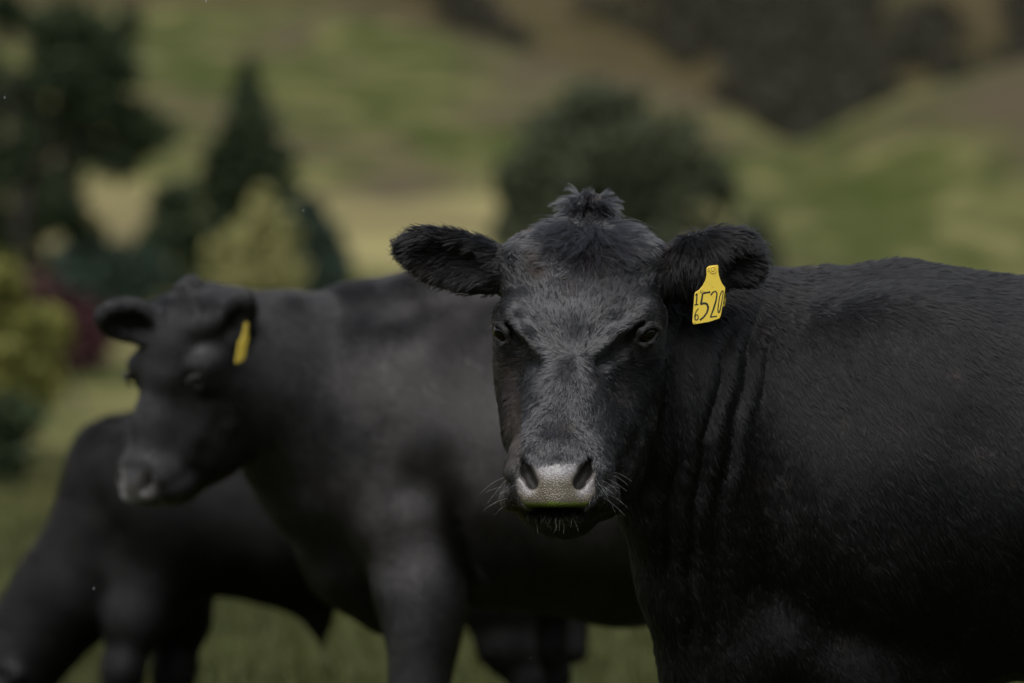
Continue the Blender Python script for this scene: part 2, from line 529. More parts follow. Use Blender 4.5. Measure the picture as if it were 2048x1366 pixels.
def hero_skin():
    m = NT('black_hide_with_grey_muzzle')
    tc = m.n('ShaderNodeTexCoord').outputs['Object']
    a = m.n('ShaderNodeAttribute', attribute_name='pad')
    top = m.n('ShaderNodeAttribute', attribute_name='padtop')
    gr = m.n('ShaderNodeAttribute', attribute_name='grass_juice')
    hide = m.ramp(m.noise(30, 4, .6, tc), [(.3, (.004, .004, .004)), (.7, (.008, .0075, .008))])
    vo = m.n('ShaderNodeTexVoronoi', feature='DISTANCE_TO_EDGE')
    vo.inputs['Scale'].default_value = 230
    vo.inputs['Randomness'].default_value = .9
    wv = m.n('ShaderNodeVectorMath', operation='ADD')
    nv = m.n('ShaderNodeTexNoise'); nv.inputs['Scale'].default_value = 60
    sc = m.n('ShaderNodeVectorMath', operation='SCALE'); sc.inputs['Scale'].default_value = .008
    m.l(tc, nv.inputs['Vector']); m.l(nv.outputs['Color'], sc.inputs[0])
    m.l(tc, wv.inputs[0]); m.l(sc.outputs[0], wv.inputs[1]); m.l(wv.outputs[0], vo.inputs['Vector'])
    cell = m.ramp(vo.outputs['Distance'], [(0.0, (.25, .25, .25)), (.10, (.55, .55, .55)), (.30, (.88, .88, .88)), (.5, (1, 1, 1))])
    low = m.mix(cell, (.070, .058, .040), (.175, .152, .118))
    up = m.mix(m.ramp(m.noise(210, 4, .65, tc, .4), [(.36, (0, 0, 0)), (.66, (1, 1, 1))]), (.09, .083, .087), (.25, .235, .243))
    pad = m.mix(top.outputs['Fac'], low, up)
    pad = m.mix(gr.outputs['Fac'], pad, (.13, .19, .02))
    col = m.mix(a.outputs['Fac'], hide, pad)
    rg = m.n('ShaderNodeMix'); rg.data_type = 'FLOAT'
    m.l(a.outputs['Fac'], rg.inputs[0]); rg.inputs[2].default_value = .75; rg.inputs[3].default_value = .30
    m.set(Base_Color=col, Roughness=rg.outputs[0])
    hm = m.n('ShaderNodeMath', operation='MULTIPLY')
    m.l(cell, hm.inputs[0]); m.l(a.outputs['Fac'], hm.inputs[1])
    hm2 = m.n('ShaderNodeMath', operation='MULTIPLY')
    inv = m.n('ShaderNodeMath', operation='MULTIPLY_ADD'); inv.inputs[1].default_value = -.7; inv.inputs[2].default_value = 1.0
    m.l(top.outputs['Fac'], inv.inputs[0]); m.l(hm.outputs[0], hm2.inputs[0]); m.l(inv.outputs[0], hm2.inputs[1])
    m.bump(hm2.outputs[0], .6, .0020)
    return m

def hair_mat(name, melanin=.985, rough=.38, radial=.55, tint=(1, 1, 1), coat=0.0, ior=1.55):
    m = bpy.data.materials.new(name)
    m.use_nodes = True
    t = m.node_tree
    t.nodes.remove(t.nodes['Principled BSDF'])
    h = t.nodes.new('ShaderNodeBsdfHairPrincipled')
    h.model = 'CHIANG'
    h.parametrization = 'COLOR'
    h.inputs['Color'].default_value = (*tint, 1)
    h.inputs['Roughness'].default_value = rough
    h.inputs['Radial Roughness'].default_value = radial
    h.inputs['IOR'].default_value = ior
    h.inputs['Coat'].default_value = coat
    h.inputs['Random Roughness'].default_value = .3
    t.links.new(h.outputs[0], t.nodes['Material Output'].inputs[0])
    return m

M_SKIN = hero_skin()
M_FUR = hair_mat('black_body_fur', tint=(.006, .006, .0065), rough=.36, radial=.6, ior=1.31)
M_FACE = hair_mat('grey_black_face_fur', tint=(.019, .019, .021), rough=.38, radial=.65, coat=.75)  # greyer face hair, with the sheen of forehead and bridge painted in
M_FURBROWN = hair_mat('brown_black_fur', tint=(.017, .012, .010), rough=.40, radial=.6, ior=1.40)
M_WHISKER = hair_mat('pale_whisker', tint=(.62, .60, .56), rough=.3, radial=.4)
M_EYE = NT('dark_wet_eye')
_tc = M_EYE.n('ShaderNodeTexCoord').outputs['Object']
_gr = M_EYE.n('ShaderNodeAttribute', attribute_name='iris')
M_EYE.set(Base_Color=M_EYE.ramp(_gr.outputs['Fac'], [(0, (.006, .005, .006)), (.42, (.008, .005, .003)), (.55, (.020, .008, .003)), (.70, (.008, .004, .002)), (.78, (.001, .001, .001))]),
          Roughness=.03, Specular_IOR_Level=.45)


# ------------------------------------------------------------------ strands
class Strands:
    def __init__(s, npts):
        s.n = npts; s.p = []; s.r = []
    def add(s, pts, radius):
        s.p.append(pts.astype(np.float32)); s.r.append(radius.astype(np.float32))
    def build(s, name, mat, parent, kind=None):
        p = np.concatenate(s.p); r = np.concatenate(s.r)
        hc = bpy.data.hair_curves.new(name)
        hc.add_curves([s.n] * len(p))
        hc.attributes['position'].data.foreach_set('vector', p.reshape(-1))
        a = hc.attributes.get('radius') or hc.attributes.new('radius', 'FLOAT', 'POINT')
        a.data.foreach_set('value', r.reshape(-1))
        o = link(name, hc, mat, parent)
        if kind: o['kind'] = kind
        return o

def sample(V, Fc, N, density):
    """random points on the surface; density(center) per face in strands per square metre"""
    c = V[Fc].mean(1)
    n = np.cross(V[Fc[:, 2]] - V[Fc[:, 0]], V[Fc[:, 3]] - V[Fc[:, 1]])
    area = np.linalg.norm(n, axis=1) / 2
    w = density(c, unit(n)) * area
    cnt = np.floor(w + rng.random(len(w))).astype(int)
    f = np.repeat(np.arange(len(Fc)), cnt)
    a, b = rng.random(len(f))[:, None], rng.random(len(f))[:, None]
    q = V[Fc[f]]; m = N[Fc[f]]
    pos = (q[:, 0] * (1 - a) + q[:, 1] * a) * (1 - b) + (q[:, 3] * (1 - a) + q[:, 2] * a) * b
    nor = unit((m[:, 0] * (1 - a) + m[:, 1] * a) * (1 - b) + (m[:, 3] * (1 - a) + m[:, 2] * a) * b)
    return pos, nor

def uv_of(p):
    return p[:, 0] / (p[:, 1] * PX) + 1024, 683 - (p[:, 2] - CAM_Z) / (p[:, 1] * PX)

def grow(pos, nor, want, length, radius, lift, npts, bend=.75, wave=0.0, tipdrop=0.0):
    """strands that leave the skin at an angle and lie down along the wanted direction"""
    t = want - nor * (want * nor).sum(1, keepdims=True)
    t = unit(t)
    d0 = unit(t + nor * lift[:, None])
    s = np.linspace(0, 1, npts)[None, :, None]
    L = length[:, None, None]
    lay = unit(t + nor * (lift * (1 - bend))[:, None])
    pts = pos[:, None, :] + L * (d0[:, None, :] * s + (lay - d0)[:, None, :] * s * s * .55)
    if wave:
        side = np.cross(nor, t)
        ph = vnoise(pos, .012) * 12 + rng.random(len(pos)) * 1.2
        amp = wave * length * (.5 + vnoise(pos, .02))
        pts = pts + side[:, None, :] * (np.sin(ph[:, None] + s[..., 0] * 5.5) * s[..., 0] * amp[:, None])[..., None]
    if tipdrop:
        pts[..., 2] -= (s[..., 0] ** 2) * (length * tipdrop)[:, None]
    taper = np.array([1.0, .95, .75, .35, .22, .15])[:npts] if npts <= 4 else np.interp(np.linspace(0, 1, npts), [0, .6, 1], [1, .85, .18])
    r = radius[:, None] * taper[None, :]
    return pts, r

def clump(pos, pts, cell, k):
    """draw the tips of neighbouring strands together into locks"""
    j = np.stack([vnoise(pos + 3.1 * a, .011) for a in range(3)], 1) * .012
    q = np.floor((pos + j) / np.asarray(cell)[..., None] if np.ndim(cell) else (pos + j) / cell).astype(np.int64)
    key = (q[:, 0] * 73856093) ^ (q[:, 1] * 19349663) ^ (q[:, 2] * 83492791)
    _, inv = np.unique(key, return_inverse=True)
    m = inv.max() + 1
    cnt = np.bincount(inv, minlength=m)
    n = pts.shape[1]
    out = pts.copy()
    rel = pts - pts[:, :1]
    root = np.stack([np.bincount(inv, weights=pos[:, a], minlength=m) / cnt for a in range(3)], 1)[inv]
    for i in range(1, n):
        mean = np.stack([np.bincount(inv, weights=rel[:, i, a], minlength=m) / cnt for a in range(3)], 1)[inv]
        f = (np.asarray(k) * (i / (n - 1)) ** .8)
        f = f[:, None] if np.ndim(f) else f
        out[:, i] = pts[:, i] * (1 - f) + (root + mean) * f
    return out, (key * 2654435761 >> 7) % 1000 / 1000.0

# ------------------------------------------------------------------ the cow that looks at the camera
N1 = normals(V1, F1)
cow1 = empty('cow', (1.1, 10.4, 0))
tag(cow1, 'sharp black cow staring into the camera with a numbered yellow tag in its ear', 'cow', 'black cattle on the pasture')
me1 = mesh_np('body', V1, F1)
U1, W1 = uv_of(V1)

def poly_in(u, v, pts):
    x = np.array([p[0] for p in pts], float); y = np.array([p[1] for p in pts], float)
    ins = np.zeros(len(u), bool)
    j = len(x) - 1
    for i in range(len(x)):
        c = ((y[i] > v) != (y[j] > v)) & (u < (x[j] - x[i]) * (v - y[i]) / (y[j] - y[i] + 1e-9) + x[i])
        ins ^= c
        j = i
    return ins

PAD = [(1047, 916), (1060, 921), (1078, 930), (1112, 926), (1150, 924), (1166, 920), (1179, 914), (1184, 925), (1190, 955), (1191, 985), (1180, 1000), (1177, 1017), (1110, 1014), (1046, 1016),
       (1044, 1004), (1035, 985), (1031, 962), (1040, 945), (1043, 930)]
PADTOP = [(1048, 912), (1062, 918), (1112, 922), (1166, 917), (1180, 912), (1176, 930), (1150, 948), (1136, 957), (1110, 956), (1085, 956), (1066, 942), (1050, 930)]
RIM_A = [(1041, 938), (1052, 955), (1064, 976), (1070, 982), (1064, 990), (1045, 988), (1033, 975), (1032, 958)]
RIM_B = [(1186, 938), (1176, 955), (1160, 975), (1148, 985), (1158, 994), (1180, 989), (1191, 972), (1190, 950)]

def soft(u, v, poly, r=2.5, k=12):
    a = np.zeros(len(u))
    for i in range(k):
        an = i * 2 * math.pi / k
        rr = r * (1 if i % 2 else .5)
        a += poly_in(u + rr * math.cos(an), v + rr * math.sin(an), poly)
    return a / k

front = sstep(9.86, 9.82, V1[:, 1])
ju = U1 + (vnoise(V1, .004) - .5) * 7; jv = W1 + (vnoise(V1 + 3, .004) - .5) * 7
pad = soft(ju, jv, PAD, 7) * front
holes = np.maximum(at_points([T([P(1043, 913, 9.765), P(1051, 940, 9.755), P(1064, 966, 9.750)], [.0045, .0110, .0100], [.04] * 3, YUP)], V1) < 0.000,
                   at_points([T([P(1182, 915, 9.767), P(1174, 940, 9.757), P(1159, 966, 9.752)], [.0045, .0115, .0105], [.04] * 3, YUP)], V1) < 0.000)
padtop = np.maximum(soft(ju, jv, PADTOP, 11), np.maximum(soft(ju, jv, RIM_A, 5), soft(ju, jv, RIM_B, 5)) * .8)
vfloat(me1, 'pad', pad * np.where(holes, .12, 1))
vfloat(me1, 'padtop', padtop * np.where(holes, 0, 1))
vfloat(me1, 'grass_juice', sstep(1003, 1008, W1 + (vnoise(V1, .006) - .5) * 5) * sstep(1024, 1019, W1) * front * .85)
body1 = link('body', me1, M_SKIN, cow1)

def eye_mesh(r, look):
    """sphere whose pole faces 'look', with an iris value that grows towards the pole"""
    nu, nv = 40, 24
    th = np.linspace(0, math.pi, nv + 1)
    ph = np.arange(nu) * 2 * math.pi / nu
    z = np.cos(th)[:, None].repeat(nu, 1); s = np.sin(th)[:, None]
    v = np.stack([s * np.cos(ph)[None], s * np.sin(ph)[None], z], -1).reshape(-1, 3)
    w = unit(np.array(look, float)); a = unit(np.cross((0, 0, 1), w)); b = np.cross(w, a)
    bul = 1 + .05 * sstep(.80, .95, v[:, 2])
    vv = (v[:, :1] * a + v[:, 1:2] * b + v[:, 2:] * w) * r * bul[:, None]
    f = []
    for i in range(nv):
        for j in range(nu):
            f.append((i * nu + j, (i + 1) * nu + j, (i + 1) * nu + (j + 1) % nu, i * nu + (j + 1) % nu))
    me = mesh_np('eye', vv, f)
    # a cow's pupil is a lying slot
    e = np.hypot(v[:, 0] * .62, v[:, 1])
    vfloat(me, 'iris', np.where(v[:, 2] > 0, np.clip(1 - e * .75, 0, 1), 0))
    return me

for (c, r), look in zip(EYES, ((-.55, -1, -.05), (.55, -1, -.05))):
    o = link('eye', eye_mesh(r, look), M_EYE, cow1)
    o.location = Vector(c)

# ---- direction in which the coat lies
EARA_AX = unit(P(783, 488, 10.05) - P(1020, 545, 10.05))
EARB_AX = unit(P(1535, 480, 10.06) - P(1345, 545, 10.05))

def region(p):
    u, v = uv_of(p)
    ea = at_points([q for q in EAR_A if q['op'] == '+'], p) + .004
    eb = at_points([q for q in EAR_B if q['op'] == '+'], p) + .004
    hd = at_points([q for q in HEAD if q['op'] == '+'], p)
    bd = at_points(BODY, p)
    d = np.stack([hd, bd, ea, eb], 1)
    return d.argmin(1), u, v

def coat(p, n):
    reg, u, v = region(p)
    w = np.zeros((len(p), 3))
    L = np.full(len(p), .015)
    # head: streams away from a whorl between the eyes
    du, dv = u - 1150, v - 712
    h = reg == 0
    up = v < 712
    wx = np.where(up, du * 1.0, du * (.50 + .9 * np.exp(-(dv / 40) ** 2)))
    wz = np.where(up, -dv * (.85 + .3 * np.exp(-(du / 50) ** 2)), -dv - 6.0)
    wh = np.stack([wx, np.abs(du) * .35, wz], 1)
    # crown: hair falls from the poll
    cu, cv = u - 1180, v - 452
    wc = np.stack([cu * 1.1, np.full(len(p), .0), -np.maximum(cv, 12) * 1.0 - 10], 1)
    wc = np.where((v < 452)[:, None], np.stack([cu, np.full(len(p), 10.), -cv + 25], 1), wc)
    k = sstep(580, 500, v + (vnoise(p, .02) - .5) * 60 + np.abs(u - 1165) * .16)[:, None]
    wh = unit(wh) * (1 - k) + unit(wc) * k
    # lower face and jaw: down and back
    w[h] = wh[h]
    L[h] = (.0110 + .010 * k[:, 0] - .0035 * sstep(780, 900, v))[h]
    L[h & (v > 990)] = .013
    b = reg == 1
    top = sstep(1.20, 1.34, p[:, 2])[:, None]
    nk = sstep(.62, .35, p[:, 0])[:, None]
    wb = np.array([.50, .25, -.90])[None] * (1 - top) + np.array([.95, .1, -.22])[None] * top
    wb = wb * (1 - nk * .6) + np.array([.22, .25, -1.0])[None] * nk * .6
    w[b] = wb[b]
    L[b] = (.0130 + .006 * vnoise(p, .12) + .010 * top[:, 0])[b]
    for i, axv, c in ((2, EARA_AX, (1020, 545)), (3, EARB_AX, (1345, 545))):
        e = reg == i
        along = (p - P(c[0], c[1], 10.05)) @ axv
        off = (p - P(c[0], c[1], 10.05)) - along[:, None] * axv
        we = axv[None] * .8 + off * 9 + np.array([0, -.15, -.38])
        if i == 3:
            drop = sstep(1450, 1400, u)[:, None]
            we = we * (1 - drop) + np.array([.12, -.1, -1.0]) * drop
        w[e] = we[e]
        L[e] = (.020 + .010 * vnoise(p, .01))[e]
        if i == 3:
            L[e & (u < 1430)] *= 1.35
    ed = np.min([np.linalg.norm(p - e, axis=1) - r_ for e, r_ in EYES], axis=0)
    L *= .30 + .70 * sstep(.006, .034, ed)
    gv = np.minimum(at_points([T([P(1062, 722, 9.868), P(1030, 692, 9.895), P(1012, 668, 9.92)], [.012] * 3)], p), at_points([T([P(1210, 722, 9.870), P(1250, 692, 9.895), P(1276, 668, 9.92)], [.012] * 3)], p))
    L *= .40 + .60 * sstep(.004, .022, gv)
    # tufts and cowlicks
    j1 = np.stack([vnoise(p + 10 * s, .022) for s in range(3)], 1) - .5
    j2 = np.stack([vnoise(p + 10 * s + 5, .006) for s in range(3)], 1) - .5
    wild = np.where(h, 1.0, np.where(b, .55, .9))[:, None]
    w = unit(w) + wild * (j1 * np.where(h, .55, .9)[:, None] + j2 * .75) + rng.normal(0, .09, (len(p), 3))
    return reg, u, v, w, L

def dens_fur(c, n):
    u, v = uv_of(c)
    face = -n[:, 1]
    vis = np.where(face > -.45, 1.0, .12)
    d = np.where(c[:, 0] < .42, 520e3, 380e3)
    d = np.where((u > 2120) | (v > 1440) | (c[:, 1] > 10.5), 0, d)
    edge = (c[:, 1] > 10.3) & (n[:, 2] < .3)
    d = np.where(edge, d * .2, d)
    uu = np.interp(u, [0, 1], [0, 1])
    padm = poly_in(u, v, PAD) & (c[:, 1] < 9.86)
    inner = (v > 1006) & (v < 1022) & (u > 1046) & (u < 1180) & (c[:, 1] < 9.86)
    d = np.where(padm | inner, 0, d)
    nostr = (v > 905) & (v < 1000) & (u > 1036) & (u < 1190) & (c[:, 1] > 9.735) & (c[:, 1] < 9.82) & (np.abs(n[:, 1]) < .5) & ((np.abs(u - 1056) < 18) | (np.abs(u - 1168) < 18))
    d = np.where(nostr, 0, d)
    for (e, r) in EYES:
        d = np.where(np.linalg.norm(c - e, axis=1) < r + .0060, 0, d)
    return d * vis

FURK = 1.0
def lock_of(pos, cell):
    """index of the little lock each root belongs to"""
    j = np.stack([vnoise(pos + 3.1 * a_, .007) for a_ in range(3)], 1) * .010
    q = np.floor((pos + j) / np.asarray(cell)[:, None]).astype(np.int64)
    key = (q[:, 0] * 73856093) ^ (q[:, 1] * 19349663) ^ (q[:, 2] * 83492791)
    return np.unique(key, return_inverse=True)[1]

def lock_mean(inv, x):
    cnt = np.bincount(inv)
    return np.stack([np.bincount(inv, weights=x[:, a_]) / cnt for a_ in range(x.shape[1])], 1)[inv]

def tie(pos, pts, inv, k):
    """draw the strands of each lock together towards their tips"""
    n = pts.shape[1]
    root = lock_mean(inv, pos)
    for i in range(1, n):
        mean = lock_mean(inv, pts[:, i] - pts[:, 0]) + root
        f = (k * (i / (n - 1)) ** .6)[:, None]
        pts[:, i] = pts[:, i] * (1 - f) + mean * f
    return pts

pos, nor = sample(V1, F1, N1, lambda c, n: dens_fur(c, n) * FURK)
reg, u, v, want, L = coat(pos, nor)
N = len(pos)
inv = lock_of(pos, np.where(reg == 0, .0024, np.where(reg == 1, .0030, .0036)))
m = inv.max() + 1
lr = rng.random((m, 6))[inv]
want = unit(want) + (lr[:, :3] - .5) * np.where(reg == 0, .55, .45)[:, None]
L = L * rng.uniform(.85, 1.15, N) * (.70 + .65 * lr[:, 3])
lift = np.where(reg == 0, .30, np.where(reg == 1, .22, .44)) * (.15 + 1.7 * lr[:, 4] ** 1.5) * (.45 + 1.1 * vnoise(pos, .012)) * rng.uniform(.8, 1.2, N)
lift = np.where((reg == 0) & (v < 715) & (v > 545), lift * .55, lift)
lift = lift * (.35 + .65 * sstep(.006, .030, np.min([np.linalg.norm(pos - e, axis=1) - r_ for e, r_ in EYES], axis=0)))
lift = np.where((v > 895) & (v < 1005) & (reg == 0), lift * .7, lift)
radius = np.where(reg == 0, .00036, np.where(reg == 1, .00034, .00024)) * rng.uniform(.7, 1.3, N)
pts, r = grow(pos, nor, want, L, radius, lift, 4, bend=.8)
pts = tie(pos, pts, inv, .92 - .25 * lr[:, 5])
brown = (vnoise(pos, .05) + .35 * rng.random(N) + np.where((reg == 0) & (u < 1048) & (v > 690), .35, 0) + np.where((reg == 0) & (v < 560), .08, 0) - np.where((reg == 0) & (u > 1060) & (v > 560), .12, 0) - np.where(reg == 1, .14, 0)) > .98
eyed = np.min([np.linalg.norm(pos - e, axis=1) - r_ for e, r_ in EYES], axis=0)
lit_face = (reg == 0) & (eyed + rng.normal(0, .005, N) > .026) & (lr[:, 5] > .22) & (v + rng.normal(0, 12, N) < 1002) & (np.abs(u + rng.normal(0, 9, N) - np.interp(v, [430, 560, 700, 800, 900, 1000], [1172, 1163, 1143, 1126, 1118, 1112])) < np.interp(v, [430, 560, 640, 700, 760, 880, 930, 1000], [140, 150, 140, 108, 80, 84, 100, 104]))  # lighter fur only on lit forehead and bridge; sideways planes painted dark
fur = Strands(4); fur.add(pts[~brown & ~lit_face], r[~brown & ~lit_face])
fur.build('fur', M_FUR, cow1, 'stuff')
ff = Strands(4); ff.add(pts[~brown & lit_face], r[~brown & lit_face])
ff.build('face_fur', M_FACE, cow1, 'stuff')
fb = Strands(4); fb.add(pts[brown], r[brown])
fb.build('brown_fur', M_FURBROWN, cow1, 'stuff')
print('fur', N, round(time.time() - T00, 1))

# ---- long forelock falling from the poll, and the upright topknot
def dens_lock(c, n):
    u, v = uv_of(c)
    e = ((u - 1178) / 105) ** 2 + ((v - 478) / 46) ** 2
    return np.where((e < 1) & (c[:, 1] < 10.15), 130e3 * (1.15 - e), 0)
pos, nor = sample(V1, F1, N1, dens_lock)
u, v = uv_of(pos)
N = len(pos)
cu, cv = (u - 1182) / 100, (v - 448) / 60
lockn = np.stack([vnoise(pos + 7 * s, .013) for s in range(3)], 1) - .5
finv = lock_of(pos, np.full(N, .0085)); fr_ = rng.random((finv.max() + 1, 5))[finv]
lockn = lockn * .6 + (fr_[:, :3] - .5) * 1.0
want = np.stack([cu * 1.15, -.15 + 0 * cu, -1.0 + .55 * np.abs(cu) - 0 * cv], 1) + lockn * .9 + rng.normal(0, .07, (N, 3))
LL = np.interp(np.abs(cu), [0, .4, .7, 1], [.086, .072, .050, .034]) * rng.uniform(.55, 1.15, N) * (.50 + .95 * vnoise(pos, .013))
pts, r = grow(pos, nor, want, LL, rng.uniform(.00022, .00034, N), .10 + .85 * fr_[:, 3] ** 1.4, 8, bend=.95, wave=.11)
pts = tie(pos, pts, finv, .65 + .32 * rng.random(N))
pts[..., 1] += np.linspace(0, 1, 8)[None, :] ** 2 * (-.016 * LL / .06)[:, None]
lock = Strands(8); lock.add(pts, r)

N = 5200
th = rng.uniform(0, 2 * math.pi, N); el = np.arcsin(rng.uniform(.02, 1, N))
nn = np.stack([np.cos(th) * np.cos(el), np.sin(th) * np.cos(el), np.sin(el)], 1)
base = P(1180, 430, 10.085)[None] + nn * np.array((.037, .038, .028)) * .97
cl = np.stack([vnoise(base + 7 * s_, .014) for s_ in range(3)], 1) - .5
tinv = lock_of(base, np.full(N, .0062)); tr = rng.random((tinv.max() + 1, 5))[tinv]
swirl = np.stack([-nn[:, 1], nn[:, 0], 0 * th], 1)
out = unit(nn * .70 + swirl * .25 + np.array((0, -.10, .15)) + cl * 1.2 + tr[:, :3] * 1.5 - .75 + rng.normal(0, .08, (N, 3)))
LT = rng.uniform(.85, 1.15, N) * (.016 + .038 * tr[:, 3] ** 1.2) * (.55 + .75 * nn[:, 2])
s = np.linspace(0, 1, 8)
fall = unit(np.stack([nn[:, 0], nn[:, 1], np.full(N, -1.0)], 1))
pts = base[:, None, :] + LT[:, None, None] * (out[:, None, :] * s[None, :, None] + (fall - out * .4)[:, None, :] * (s ** 2.2)[None, :, None] * rng.uniform(.15, .70, N)[:, None, None])
wob = np.sin(s[None, :] * 6 + rng.random(N)[:, None] * 6.3) * s[None, :] * .002
pts[..., 0] += wob; pts[..., 1] += wob[:, ::-1] * .5
pts = tie(base, pts, tinv, .55 + .4 * rng.random(N))
lock.add(pts, rng.uniform(.00020, .00032, N)[:, None] * np.interp(s, [0, .6, 1], [1, .85, .2])[None])
lock.build('forelock', M_FACE, cow1, 'stuff')

# ---- whiskers and lashes
wh = Strands(6)
def stiff(p0, d, L, r, droop=.25, bendv=(0, 0, -1)):
    s = np.linspace(0, 1, 6)[:, None]
    p = np.array(p0) + L * (np.array(d) * s + np.array(bendv) * droop * s ** 2)
    return p[None], (r * np.interp(s[:, 0], [0, .7, 1], [1, .7, .25]))[None]
# project whisker roots to the skin
from mathutils.bvhtree import BVHTree
_tree = BVHTree.FromPolygons([tuple(x) for x in V1[(V1[:, 1] < 9.95)].tolist()] or [(0, 0, 0)], [], epsilon=0) if False else None
fr = V1[:, 1] < 10.0
Vf, Uf, Wf, Nf = V1[fr], U1[fr], W1[fr], N1[fr]
def skin_at(u, v):
    d = (Uf - u) ** 2 + (Wf - v) ** 2 + (Vf[:, 1] - 9.6) * 30
    i = d.argmin()
    return Vf[i], Nf[i]
wr = np.random.default_rng(8)
spots = []
for _ in range(9): spots.append((wr.uniform(1003, 1042), wr.uniform(940, 1010), -1))
for _ in range(14): spots.append((wr.uniform(1186, 1232), wr.uniform(940, 1016), 1))
for _ in range(14): spots.append((wr.uniform(1062, 1172), wr.uniform(1024, 1046), 0))
for u0, v0, sd in spots:
    q, nn = skin_at(u0, v0)
    if sd:
        d = unit(np.array((sd * wr.uniform(.7, 1.2), -.35 + wr.normal(0, .15), -.55 + wr.normal(0, .35))) + nn * .3)
        wh.add(*stiff(q, d, wr.uniform(.022, .052), .00012 if wr.random() < .6 else .00020, wr.uniform(.1, .45)))
    else:
        d = unit(np.array((wr.normal(0, .35), -.55, -.75)))
        wh.add(*stiff(q, d, wr.uniform(.010, .028), .00018, wr.uniform(.1, .5)))
wh.build('whisker', M_WHISKER, cow1, 'stuff')

la = Strands(6)
for (c, r), sd in zip(EYES, (-1, 1)):
    for _ in range(70):
        t = wr.uniform(-.2, 1)
        p0 = c + np.array((sd * (-.008 + .022 * t), -.016 + .012 * max(t, 0), .013 + .006 * math.sin(t * 3)))
        d = unit(np.array((sd * (.45 + .6 * t), -.75 + .3 * t, -.05 + wr.normal(0, .15))))
        la.add(*stiff(p0, d, wr.uniform(.010, .022), .00018, wr.uniform(.25, .6)))
la.build('eyelash', M_FURBROWN, cow1, 'stuff')
# ------------------------------------------------------------------ the two cattle behind
M_COAT2 = coat_skin('sheen_black_coat', .42, .35)
M_COAT3 = coat_skin('dull_black_coat', .50, .16, (.008, .0075, .0075))
def pad_coat(name, gloss, sheen):
    m = coat_skin(name, gloss, sheen)
    a = m.n('ShaderNodeAttribute', attribute_name='pad')
    b = m.b.inputs['Base Color']
    src = b.links[0].from_socket
    m.l(m.mix(a.outputs['Fac'], src, (.032, .030, .028)), b)
    return m
M_COAT2 = pad_coat('sheen_black_coat', .42, .35)
M_COAT3 = pad_coat('dull_black_coat', .50, .16)

HP = P(1160, 700, 9.98)
def head_at(R, s, dest):
    return move(head_prims(False), R, HP, dest, s)
def hero_space(V, R, s, dest):
    return (V - dest) @ R / s + HP

def leg(top, pts, rs, ydir=(1, 0, 0), k=.04):
    return T([top, *pts], rs, None, ydir, k=k)

# ---- second cow: broadside, head turned three quarters to the camera
R2 = rot('Z', -40) @ rot('X', 20)
S2 = .84
D2 = P(398, 754, 13.02) - R2 @ ((P(1294, 667, 9.94) - HP) * S2)
Y2 = 13.40
b2 = [T([P(770, 872, Y2), P(1000, 890, Y2), P(1250, 905, Y2 + .02), P(1600, 890, Y2 + .03), P(1900, 850, Y2 + .05)], [.27, .33, .36, .34, .22], [.365, .385, .405, .385, .28], k=.06),
      T([P(440, 700, 13.18), P(560, 755, 13.26), P(660, 815, 13.34), P(790, 860, 13.40)], [.12, .15, .20, .26], [.155, .20, .275, .35], k=.06),
      T([P(560, 850, 13.26), P(650, 985, 13.32), P(720, 1110, 13.38), P(800, 1160, 13.40)], [.08, .10, .12, .14], [.09, .10, .11, .10], YUP, k=.07),
      E(P(790, 890, 13.20), (.16, .09, .25), rot('Y', -10), k=.12),
      E(P(1150, 910, 13.18), (.34, .12, .26), k=.14),
      T([P(700, 640, 13.36), P(860, 606, 13.38), P(1100, 604, 13.40)], [.06, .07, .06], [.06, .06, .05], k=.08),
      T([P(836, 1000, 13.24), P(846, 1190, 13.15), P(846, 1275, 13.13), P(838, 1385, 13.12), P(837, 1410, 13.12)], [.095, .075, .052, .044, .048], [.125, .088, .056, .044, .050], (1, 0, 0), k=.10),
      T([P(837, 1410, 13.12), P(836, 1500, 13.12), P(834, 1600, 13.12), P(826, 1650, 13.12)], [.048, .034, .034, .044], None, (1, 0, 0), k=.02),
      T([P(824, 1665, 13.12), P(818, 1690, 13.12)], [.048, .056], None, (1, 0, 0), k=.02),
      T([P(860, 1060, 13.62), P(862, 1190, 13.62), P(858, 1290, 13.62), P(850, 1400, 13.62)], [.10, .085, .06, .050], None, (1, 0, 0), k=.05),
      T([P(850, 1400, 13.62), P(846, 1580, 13.62), P(836, 1650, 13.62)], [.048, .034, .05], None, (1, 0, 0), k=.02)]
for y in (13.26, 13.62):
    b2 += [T([P(1860, 880, y), P(1800, 1080, y), P(1880, 1260, y), P(1950, 1330, y)], [.14, .12, .065, .05], [.22, .17, .09, .06], (1, 0, 0), k=.05),
           T([P(1950, 1330, y), P(1925, 1480, y), P(1900, 1660, y)], [.048, .037, .055], None, (1, 0, 0), k=.02)]
ear2a = ear_prims(P(312, 655, 13.10), P(204, 626, 13.02), (-.25, -1, -.35), .056, .9)
ear2b = ear_prims(P(466, 668, 13.10), P(490, 590, 13.00), (-.20, -1, -.15), .040, 1.25)
top2 = []
